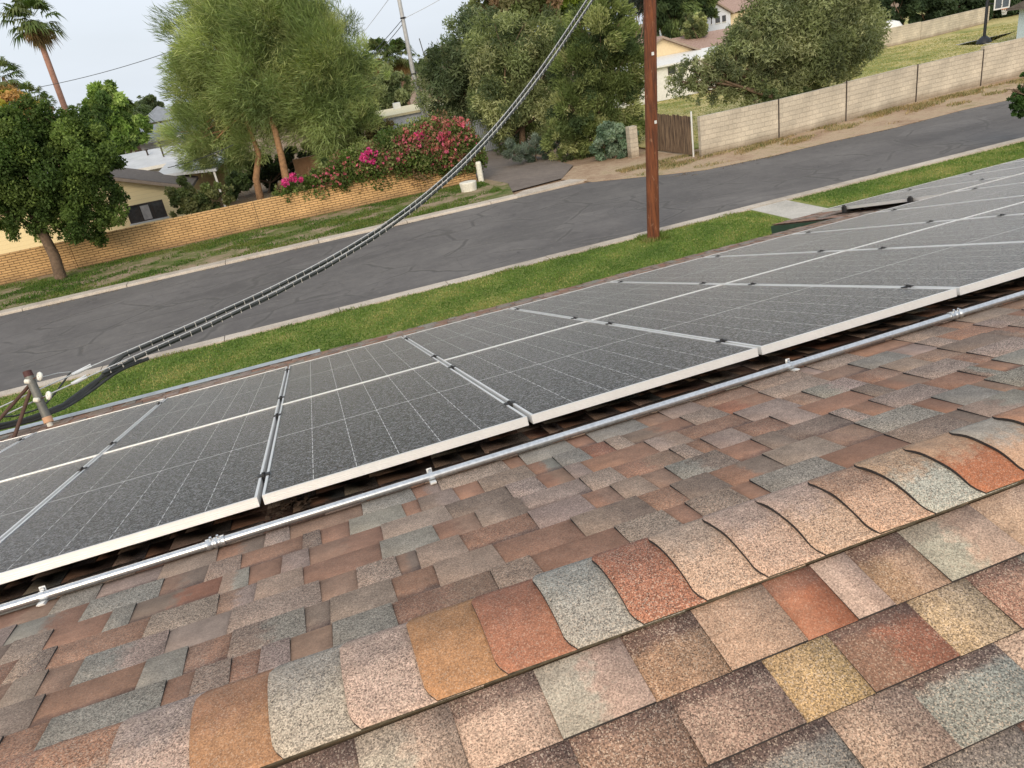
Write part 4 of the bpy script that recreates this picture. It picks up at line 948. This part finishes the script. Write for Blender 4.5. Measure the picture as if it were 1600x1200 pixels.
def gable_house(name, label, x0, x1, y0, y1, zeave, pitch, wallm, roofm, over=.45, cat='house', gable_front=True, off=0.5, th_=.14, apexx=None):
    t = empty(name, ((x0+x1)/2, (y0+y1)/2, G), label, cat); cx, cy = (x0+x1)/2, (y0+y1)/2
    X0, X1, Y0, Y1, E_ = x0-cx, x1-cx, y0-cy, y1-cy, zeave-G
    b = MB()
    if gable_front:
        xm = (apexx-cx) if apexx is not None else 0; A_ = E_+(X1-xm)*pitch
        b.prism([(X0, Y0, 0), (X1, Y0, 0), (X1, Y0, E_), (xm, Y0, A_), (X0, Y0, A_-(xm-X0)*pitch)], (0, Y1-Y0, 0)); b.build('wall', wallm, t)
        r = MB()
        for sg, xe in ((1, X1+over), (-1, X0-over)):
            ze = A_-abs(xe-xm)*pitch+.02
            r.prism([(xm, Y0-over, A_+.02), (xe, Y0-over, ze), (xe, Y0-over, ze+th_), (xm, Y0-over, A_+.02+th_)], (0, Y1-Y0+2*over, 0))
        r.build('roof', roofm, t)
        f = MB()
        for sg, xe in ((1, X1+over), (-1, X0-over)):
            ze = A_-abs(xe-xm)*pitch+.02
            f.prism([(xm, Y0-over-.03, A_-.02), (xe, Y0-over-.03, ze-.04), (xe, Y0-over-.03, ze+th_-.03), (xm, Y0-over-.03, A_+th_-.01)], (0, .027, 0))
        f.build('fascia', plain('trim', (.30, .24, .19), .7), t)
    else:
        ym = 0; A_ = E_+(Y1-Y0)/2*pitch
        b.prism([(X0, Y0, 0), (X0, Y1, 0), (X0, Y1, E_), (X0, ym, A_), (X0, Y0, E_)], (X1-X0, 0, 0)); b.build('wall', wallm, t)
        r = MB()
        for ye in (Y0-over, Y1+over):
            ze = A_-abs(ye-ym)*pitch+.02
            r.prism([(X0-over, ym, A_+.02), (X0-over, ye, ze), (X0-over, ye, ze+th_), (X0-over, ym, A_+.02+th_)], (X1-X0+2*over, 0, 0))
        r.build('roof', roofm, t)
        f = MB(); ze = A_-abs(Y0-over-ym)*pitch+.02
        f.box((X0-over, Y0-over-.03, ze-.04), (X1+over, Y0-over-.002, ze+th_)); f.build('fascia', WHITEP, t)
    return t
# yellow house behind the tan wall
hy = gable_house('yellow_house', 'pale yellow house with horizontal siding and grey roof behind the tan wall', -14.5, -4.15, 40.45, 44.2, -2.62, .335, SIDING, GROOF, over=.40, apexx=-9.2)
window(hy, -6.85+9.325, -5.15+9.325, .93, 1.75, -3.275, 3, curtain=True)
# carport: flat pale roof on posts
cpt = empty('carport', (-4.0, 44.5, G), 'flat pale carport roof on thin posts right of the yellow house', 'carport')
MB().prism([(-1.7, -1.0, 2.42), (1.35, -1.0, 2.16), (1.9, 3.2, 2.42), (-1.4, 3.2, 2.7)], (0, 0, .13)).build('roof', WROOF, cpt)
for x, y in ((1.2, -.9), (-1.5, -.9), (1.7, 3.0)): MB().box((x-.05, y-.05, 0), (x+.05, y+.05, 2.16)).build('post', WHITEP, cpt)
MB().box((-1.6, 3.05, 0), (1.6, 3.2, 2.35)).build('wall', plain('dull_tan_wall', (.45, .36, .22), .9), cpt)  # back wall in one dull tan
hb_ = gable_house('white_roofed_house', 'low house with broad white roof behind the yellow house', -12.5, -4.3, 49, 57, -1.95, .16, WHITEP, WROOF, gable_front=False, over=.5)
v = MB()
for x, y, h in ((1.6, -1.5, .55), (2.6, -2.7, 1.0), (-.3, -2.6, .4)): v.tube([(x, y, 2.7), (x, y, 2.95+h)], .05, 8); v.tube([(x, y, 2.95+h), (x, y, 3.02+h)], .11, 8)
v.build('roof_vents', RUSTY, hb_, True)
hg_ = gable_house('grey_roofed_house', 'house with slate grey roof beyond the white-roofed one', -11.5, -3.5, 63, 73, -1.0, .17, WHITEP, SROOF, gable_front=False, over=.5)
# small cream upper storey with a hipped roof
up_ = empty('cream_tower', (-7.45, 70, G), 'small cream upper storey with dark pyramid roof above the grey roof', 'tower')
MB().box((-1.3, -1.3, 0), (1.4, 1.3, 4.75)).build('wall', CREAM, up_)
r = MB(); q = [(-1.8, -1.8, 4.76), (1.9, -1.8, 4.76), (1.9, 1.8, 4.76), (-1.8, 1.8, 4.76)]; ap = (.05, 0, 5.9)
for i in range(4): r.poly([q[i], q[(i+1) % 4], ap])
r.poly(q[::-1]); r.build('roof', SROOF, up_)
window(up_, -.95, -.5, 3.9, 4.5, -1.3, 1)
# sloping pale garage roof behind the flowers
gr_ = empty('garage', (10.0, 56, G), 'pale yellow flat-roofed garage behind the grey metal pole', 'garage')
a1, a2, a3, a4 = atY(597, 170, 54), atY(668, 158, 54), atY(668, 172, 51), atY(608, 176, 51)
zt = a1.z-G
zz_ = atY(640, 176, 52).z-G
MB().box((-1.9, -4, 0), (2.7, 4, zz_-.08)).build('wall', plain('pale_metal_wall', (.56, .60, .66), .6, var=.08), gr_)
MB().box((-2.1, -4.2, zz_-.08), (2.9, 4.6, zz_+.07)).build('roof', plain('pale_yellow_roofing', (.72, .64, .42), .8, var=.06), gr_)
MB().box((-.1, 2.2, zz_+.071), (.4, 2.7, zz_+.5)).build('roof_vent', ZINC, gr_)

# tile-roofed house on the right
P1 = atY(1036, 58, 57); P2 = atY(1100, 80, 57)
pit = (P1.z-P2.z)/(P2.x-P1.x)
ht_ = gable_house('tiled_house', 'cream house with red clay tile roof behind the brown utility pole', P1.x-5.5, P1.x+5.0, 57, 67, P1.z-.16-5.0*pit, pit, CREAM, TILE, over=.4)
lw = MB(); ql = atY(1030, 97, 54); lw.box((-5.2, -8.2, 0), (4.6, -5.01, ql.z-G-.35)); lw.build('wing_wall', WHITEP, ht_)
lw = MB(); lw.prism([(-5.5, -8.6, ql.z-G-.36), (4.9, -8.6, ql.z-G-.36), (4.9, -5.03, ql.z-G+.12), (-5.5, -5.03, ql.z-G+.12)], (0, 0, .12)); lw.build('wing_roof', WHITEP, ht_)
pw = atY(1047, 110, 54); pwx = pw.x-(P1.x-.25); window(ht_, pwx-.3, pwx+.35, pw.z-G-.3, pw.z-G+.25, -8.2, 1)
# long tiled wing running right
hw_ = gable_house('long_tiled_house', 'long low house with red-brown tile roof seen over the wide grey-green tree', 33.5, 50, 62, 72, atY(1130, 78, 62).z-.1, .30, CREAM, TILE, gable_front=False, over=.5)
# two storey house
q0, q1 = atY(1100, 45, 78), atY(1142, 45, 78)
ax = atY(1117, 3, 78); ew = atY(1142, 18, 78)
h2_ = gable_house('two_storey_house', 'white two storey house with red tiled gable at top right of centre', q0.x, q1.x, 78, 88, ew.z-.1, max(.35, (ax.z-ew.z)/(ew.x-ax.x)), plain('bluish_white_wall', (.62, .66, .74), .8, var=.05), TILE, over=.35, apexx=ax.x)
lx = q0.x-(q0.x+q1.x)/2
for (xa, xb) in ((.9, 1.0), (1.45, 2.0), (2.3, 2.75)):
    if lx+xb < -lx: window(h2_, lx+xa, lx+xb, atY(1120, 36, 78).z-G, atY(1120, 26, 78).z-G, -5, 1)
MB().prism([(-lx+.02, -4.6, 0), (-lx+6.5, -4.6, 0), (-lx+6.5, -4.6, ew.z-G-.2), (-lx+.02, -4.6, ew.z-G-.2)], (0, 9, 0)).build('side_wing', CREAM, h2_)
MB().prism([(-lx-1.5, -4.9, ew.z-G-.15), (-lx-1.5, .2, ew.z-G+1.9), (-lx-1.5, 5.2, ew.z-G-.15)], (8.3, 0, 0)).build('side_roof', TILE, h2_)

# shed and hoop at the far right
sh = empty('pale_shed', (56.7, 41.3, G), 'pale blue shed with a low roof cut off by the right edge', 'shed')
MB().box((-2.8, -1.5, -.1), (4, 3.5, 2.15)).build('wall', plain('pale_blue_paint', (.55, .66, .74), .7, var=.05), sh)
MB().prism([(-3.5, -2.0, 2.15), (4.4, -2.0, 2.15), (4.4, 4, 2.15), (-3.5, 4, 2.15)], (0, 0, .12)).build('roof', GROOF, sh)
MB().prism([(-3.5, -2.0, 2.28), (-3.5, 1, 3.2), (-3.5, 4, 2.28)], (7.9, 0, 0)).build('gable_roof', GROOF, sh)
hp = gnd(1537, 67); bb = empty('basketball_hoop', (hp.x, hp.y, G), 'basketball hoop on a dark post beside the concrete pad in the far yard', 'basketball hoop')
DKM = plain('black_pole_paint', (.02, .022, .028), .5)
MB().tube([(0, 0, .05), (0, 0, 2.9), (.35, -.3, 3.4)], .11, 10).build('post', DKM, bb, True)
MB().tube([(0, 0, 0), (0, 0, .25), (0, 0, .5)], [.55, .45, .16], 10).build('base', DKM, bb, True)
tpb = atY(1566, 6, hp.y-.5); ox, oz = tpb.x-hp.x, tpb.z-G
bk = MB(); bx0, bx1, bz0, bz1 = ox-.75, ox+.75, oz-.35, oz+.75
for a_, c_ in (((bx0, -.5, bz0), (bx1, -.46, bz0+.09)), ((bx0, -.5, bz1-.09), (bx1, -.46, bz1)), ((bx0, -.5, bz0+.09), (bx0+.09, -.46, bz1-.09)), ((bx1-.09, -.5, bz0+.09), (bx1, -.46, bz1-.09)), ((ox-.04, -.5, bz0+.09), (ox+.04, -.46, bz1-.09))): bk.box(a_, c_)
bkf = bk.build('backboard', WHITEP, bb)
MB().box((bx0+.09, -.475, bz0+.09), (bx1-.09, -.465, bz1-.09)).build('backboard_panel', plain('smoky_panel', (.10, .12, .14), .2), bb)
MB().torus((ox, -.75, bz0-.02), (0, 0, 1), .23, .02).build('rim', plain('rim_orange', (.5, .18, .05), .5), bb, True)
nt_ = MB()
for k in range(12):
    t = k*math.pi/6; t2 = t+.5; nt_.tube([(ox+.22*math.cos(t), -.75+.22*math.sin(t), bz0-.03), (ox+.13*math.cos(t2), -.75+.13*math.sin(t2), bz0-.42)], .012, 4)
    nt_.tube([(ox+.22*math.cos(t2), -.75+.22*math.sin(t2), bz0-.03), (ox+.13*math.cos(t), -.75+.13*math.sin(t), bz0-.42)], .012, 4)
nt_.build('net', WHITEP, bb)
MB().tube([(0, 0, 2.75), (ox, -.46, bz0+.3)], .06, 6).build('arm', DKM, bb)
cv = atY(1391, 30, 63); bcv = MB(); bcv.tube([(0, 0, 0), (0, 0, .3), (0, 0, .7), (0, 0, .9)], [1.0, 1.1, .8, .2], 10)
tag(bcv.build('white_tank', WHITEP, None, True, (cv.x, 63, cv.z-1.0)), 'white rounded object showing over the back wall next to the wide tree', 'tank')

# white bollard and planter at the wall end
WW = plain('chipped_white_paint', (.70, .68, .60), .8, var=.2, scale=9)
bl_ = gnd(752, 283)
b = MB(); b.tube([(0, 0, -.1), (0, 0, .82), (0, 0, .90), (0, 0, .93)], [.14, .14, .13, .09], 14); tag(b.build('bollard', WW, None, True, (bl_.x, bl_.y, G)), 'chipped white concrete bollard at the right end of the tan wall', 'bollard')
pl_ = gnd(733, 297)
b = MB(); b.tube([(0, 0, -.05), (0, 0, .36), (0, 0, .38)], [.36, .40, .38], 20); b.tube([(0, 0, .381), (0, 0, .384)], [.31, .31], 16)
tag(b.build('concrete_planter', WW, None, True, (pl_.x, pl_.y, G)), 'low round white concrete planter in the weeds before the bollard', 'planter')

# ------------------------------------------------------------------ utility poles and wires
POLE = Mat('creosote_red_wood'); v_ = POLE.coord('Object', (7, 7, .6)); f_ = POLE.noise(v_, 2.2, 6, .7); f2 = POLE.noise(POLE.coord('Object', (3, 3, 1.4)), 3.0, 5, .7)
cc_ = POLE.ramp(f_, [(.3, (.045, .015, .007)), (.5, (.155, .046, .016)), (.7, (.25, .080, .028))])
cc_ = POLE.mix(POLE.rng(f2, .60, .68, 0, .55), cc_, (.38, .22, .14)); POLE.bump(f_, 1.0, .05); POLE = POLE.set(cc_, .75)
pb = gnd(1020, 374, G); pt = atY(1015.3, 0, pb.y)
dirp = (pt-pb)/(pt.z-pb.z); topz = 5.2
up_t = pb+dirp*(topz-pb.z)
pole = empty('utility_pole', pb, 'tall reddish-brown wooden utility pole standing in the near lawn', 'utility pole')
MB().tube([Vector((0, 0, -.3)), (up_t-pb)*.3, (up_t-pb)*.65, up_t-pb], [.178, .170, .160, .148], 22).build('shaft', POLE, pole, True)
att = pb+dirp*(3.3-pb.z)
tg = MB()
for zz_, dx_ in ((4.9, -.02), (3.2, .04)):
    q_ = (up_t-pb)*(zz_/9.8); tg.box((q_.x-.035+dx_, q_.y-.172, q_.z-.03), (q_.x+.035+dx_, q_.y-.164, q_.z+.05))
tg.build('tag', ZINC, pole)
MB().tube([(att-pb)+Vector((-.3, -.05, 0)), (att-pb)+Vector((.3, .05, 0))], .018, 8).build('through_bolt', ZINC, pole)
ca_ = MB(); ca_.box((-1.2, -.06, -.06), (1.2, .06, .06)); ca_.build('cross_arm', POLE, pole, loc=(up_t-pb)*.965+Vector((0, -.22, 0)))

mp_base = atY(668, 200, 50.0); mp_b = Vector((mp_base.x, 50.0, G)); mp_t = atY(612, -60, 50.0)
mpole = empty('metal_pole', mp_b, 'thin pale grey utility pole behind the pink blossoms', 'utility pole')
GP_ = plain('pale_grey_pole', (.48, .49, .50), .6, .2, var=.1)
lo = atY(668, 200, 50.0)-mp_b
MB().tube([(0, 0, 0), lo, atY(645, 110, 50)-mp_b, mp_t-mp_b], [.20, .17, .14, .12], 12).build('shaft', GP_, mpole, True)
rs = [atY(672, 195, 49.8)-mp_b, atY(656, 122, 49.8)-mp_b]; MB().tube(rs, .06, 8).build('riser_pipe', ZINC, mpole, True)
MB().torus(atY(647.5, 115, 50)-mp_b, (0, 0, 1), .17, .045).build('band', BLACK, mpole); MB().torus(atY(630, 28, 50)-mp_b, (0, 0, 1), .15, .05).build('band', BLACK, mpole)

def wirecurve(p, q, sag, n=20):
    p, q = Vector(p), Vector(q); return [p.lerp(q, i/n)-Vector((0, 0, sag*4*(i/n)*(1-i/n))) for i in range(n+1)]
def wire(label, p, q, sag, r, mat=None, name='overhead_wire'):
    tag(MB().tube(wirecurve(p, q, sag), r, 5).build(name, mat or CABLE_BLACK, None, True), label, 'wire')
pk = atY(629, 30, 50)
wire('upper of two thin wires running from the metal pole down to the feathery tree', pk, atY(545, 118, 46), .1, .022)
wire('lower of two thin wires running from the metal pole down to the feathery tree', atY(631, 35, 50), atY(555, 108, 60), .25, .022)
wire('thin wire crossing the sky past the tall palm to the feathery tree', atY(62, 136, 58), atY(475, -8, 46), .5, .018)
wire('thin wire running from the metal pole up to the right across the sky', pk, atY(720, -20, 46), .05, .014, WIRE)
wire('faint wire crossing the sky from top centre to above the palms', atY(610, -5, 60), atY(560, 60, 90), .05, .02, WIRE)
wire('guy wire slanting down from the metal pole behind the pink blossoms', atY(655, 60, 50), atY(694, 192, 49.5), 0, .03, CABLE_BLACK, 'guy_wire')
wire('thin cable sloping over the carport roof to the feathery tree', atY(262, 262, 43), atY(365, 226, 42.5), .1, .02)

# two lashed aerial cables from the wooden pole down over the eave
M0 = np.array([-2.712, 8.10]); ux = np.array([att.x, att.y])-M0; Lc = np.linalg.norm(ux); ux /= Lc
def on_plane(px, py, off=0.0):
    nrm = np.array([-ux[1], ux[0]]); A_ = M0+nrm*off; d = ray(px, py); t = (nrm@(A_-CAM[:2]))/(nrm@d[:2]); return CAM+d*t
def cable_path(pix, end, off):
    pts = [on_plane(*q, off) for q in pix]; rr_ = np.array([(p[:2]-M0)@ux for p in pts]+[Lc-.15]); zz = np.array([p[2] for p in pts]+[end])
    co = np.polyfit(rr_, zz, 4); nrm = np.array([-ux[1], ux[0]])
    def f(r):
        b_ = M0+ux*r+nrm*off; return Vector((b_[0], b_[1], np.polyval(co, r)))
    return f, rr_[0]
up_pix = [(0, 634), (65, 607), (110, 582), (200, 549), (250, 532), (300, 508), (400, 464), (470, 426), (540, 381), (600, 346), (650, 309), (700, 270), (740, 232), (780, 196), (840, 119), (880, 56), (910, 0)]
lo_pix = [(0, 647), (65, 617), (115, 600), (160, 584), (220, 556), (270, 531), (340, 499), (400, 473), (470, 436), (540, 391), (600, 352), (650, 316), (700, 277), (740, 240), (785, 200), (848, 119), (888, 56), (917, 0)]
for nm, pix, end, off, start, lb in (('upper', up_pix, 3.35, .05, 1.02, 'upper of two lashed overhead cables sagging from the wooden pole to the roof edge'),
                                    ('lower', lo_pix, 3.2, -.06, .70, 'lower of two lashed overhead cables sagging from the wooden pole to the roof edge')):
    f, r0 = cable_path(pix, end, off)
    e = empty('aerial_cable', f(Lc-.2), lb, 'cable', 'overhead service cables'); o_ = f(Lc-.2)
    rs_ = np.linspace(r0-1.5, Lc-.15, 90)
    MB().tube([f(r)-o_ for r in rs_], .0075, 6).build('messenger_wire', WIRE, e, True)
    cm_ = None; br = [MB(), MB()]
    rb = np.linspace(start, Lc-.3, 110)
    for k, dz in ((0, -.026), (1, -.046)): br[k].tube([f(r)-o_+Vector((0, .009*(1 if k else -1)+.006*math.sin(r*7+k*2), dz+.004*math.sin(r*5.3+k))) for r in rb], .0145, 6)
    for k in (0, 1): br[k].build('insulated_wire', CABLE_BLACK, e, True)
    r = start+.1
    while r < Lc-.3:
        p = f(r)-o_
        if cm_ is None: tb_ = MB(); tb_.box((-.0042, -.020, -.066), (.0042, .020, .006)); cm_ = np_mesh('lashing_clip', tb_.v, tb_.f, WIRE)
        link('lashing_clip', cm_, e, p); r += .158
    gp = MB(); a_, b_ = (110, 580) if nm == 'upper' else (112, 601), (140, 566) if nm == 'upper' else (137, 592)
    ra, rb2 = [(on_plane(*q, off)[:2]-M0)@ux for q in (a_, b_)]; g0, g1 = f(ra)-o_, f(rb2)-o_
    gp.tube([g0, g0.lerp(g1, .3), g1], [.012, .022, .014], 8); gp.tube([g0+Vector((0, 0, .012)), g1+Vector((0, 0, .026))], .008, 6); gp.build('wire_grip', ZINC, e, True)

# black drop cables peeling off towards the weatherhead out of frame
sc_ = empty('drop_cable_bundle', atD(110, 630, 8.5), 'bundle of thick black cables drooping from the lashed cables past the roof edge', 'cable'); o_ = atD(110, 630, 8.5)
MB_R = .022
paths = [[(200, 551, 9.9), (178, 566, 9.9), (150, 598, 9.85), (120, 622, 9.8), (80, 640, 9.7), (40, 655, 9.55), (0, 664, 9.5), (-60, 672, 9.4)],
         [(192, 556, 9.9), (165, 585, 9.88), (135, 608, 9.8), (100, 633, 9.75), (60, 650, 9.6), (20, 660, 9.5), (-60, 678, 9.4)],
         [(222, 563, 9.9), (190, 574, 9.9), (155, 592, 9.85), (118, 618, 9.8), (75, 648, 9.7), (30, 662, 9.5), (-60, 682, 9.4)],
         [(232, 560, 9.9), (185, 580, 9.9), (140, 612, 9.82), (100, 637, 9.75), (55, 652, 9.6), (0, 668, 9.5), (-60, 686, 9.4)],
         [(110, 582, 10.0), (70, 632, 10.2), (30, 648, 10.0), (10, 651, 9.9), (-50, 656, 9.9)]]
for i, pth in enumerate(paths):
    P_ = [atD(q[0], q[1], 7.9+q[0]*.0053)-o_ for q in pth]; fine = []
    for k in range(len(P_)-1):
        p0, p1, p2, p3 = P_[max(k-1, 0)], P_[k], P_[k+1], P_[min(k+2, len(P_)-1)]
        for j in range(5):
            t = j/5; fine.append(.5*((2*p1)+(p2-p0)*t+(2*p0-5*p1+4*p2-p3)*t*t+(3*p1-p0-3*p2+p3)*t**3))
    fine.append(P_[-1]); MB().tube(fine, MB_R if i < 4 else .010, 8).build('cable_strand', CABLE_BLACK, sc_, True)

# service mast on the roof edge with braces and insulators
mb_ = atD(80, 668, 8.05); mt_ = atD(45.5, 588, 8.02)
mast = empty('service_mast', mb_, 'short grey service mast with white spool insulators and brown braces at the roof edge', 'mast')
MPAINT = plain('grey_mast_paint', (.17, .17, .155), .6, .3, var=.2); RUST = plain('rusty_brown', (.10, .055, .04), .8, var=.3)
ax_ = mt_-mb_; MB().tube([ax_*.20, ax_], .044, 16).build('pole', MPAINT, mast, True)
MB().tube([ax_*.995, ax_*1.10], [.046, .044], 14).build('cap', plain('dark_red_cap', (.075, .03, .028), .7), mast, True)
MB().tube([ax_*.10, ax_*.205], .049, 16).build('collar', plain('peach_collar', (.60, .36, .22), .8, var=.1), mast, True)
side = Vector(RT); fr = MB(); fr.tube([ax_*.10, ax_*-.02], .03, 10)
for s_ in (-1, 1): fr.tube([ax_*.06, ax_*-.06+side*.055*s_], .015, 6); fr.torus(ax_*-.05+side*.055*s_, FW, .022, .010)
fr.build('base_fitting', WW, mast, True)
for (px, py) in ((62, 588), (76, 618)):
    c_ = atD(px, py, 7.98)-mb_; tt = (c_.dot(ax_))/ax_.dot(ax_)
    i_ = MB(); i_.torus(c_, FW*.8+RT*.6, .030, .020); ib = i_.build('spool_insulator', plain('white_porcelain', (.78, .77, .70), .25), mast, True)
    MB().tube([c_, ax_*(tt+.02)], .007, 6).build('insulator_bolt', RUST, ib)
for (px, py) in ((44, 596), (58, 625)):
    c_ = atD(px, py, 7.99)-mb_; i_ = MB(); i_.tube([c_-side*.035, c_-side*.03, c_+side*.02, c_+side*.03], [.012, .026, .026, .012], 10); i_.build('spool_insulator', WW, mast, True)
for (a_, b_) in (((46, 602), (-12, 668)), ((49, 606), (19, 692))):
    MB().tube([atD(*a_, 8.06)-mb_, atD(*b_, 7.75)-mb_], .019, 8).build('brace', RUST, mast, True)
MB().tube([atD(63, 590, 7.98)-mb_, atD(90, 583, 8.25)-mb_, atD(110, 581, 8.4)-mb_], .005, 5).build('tie_wire', WIRE, mast)
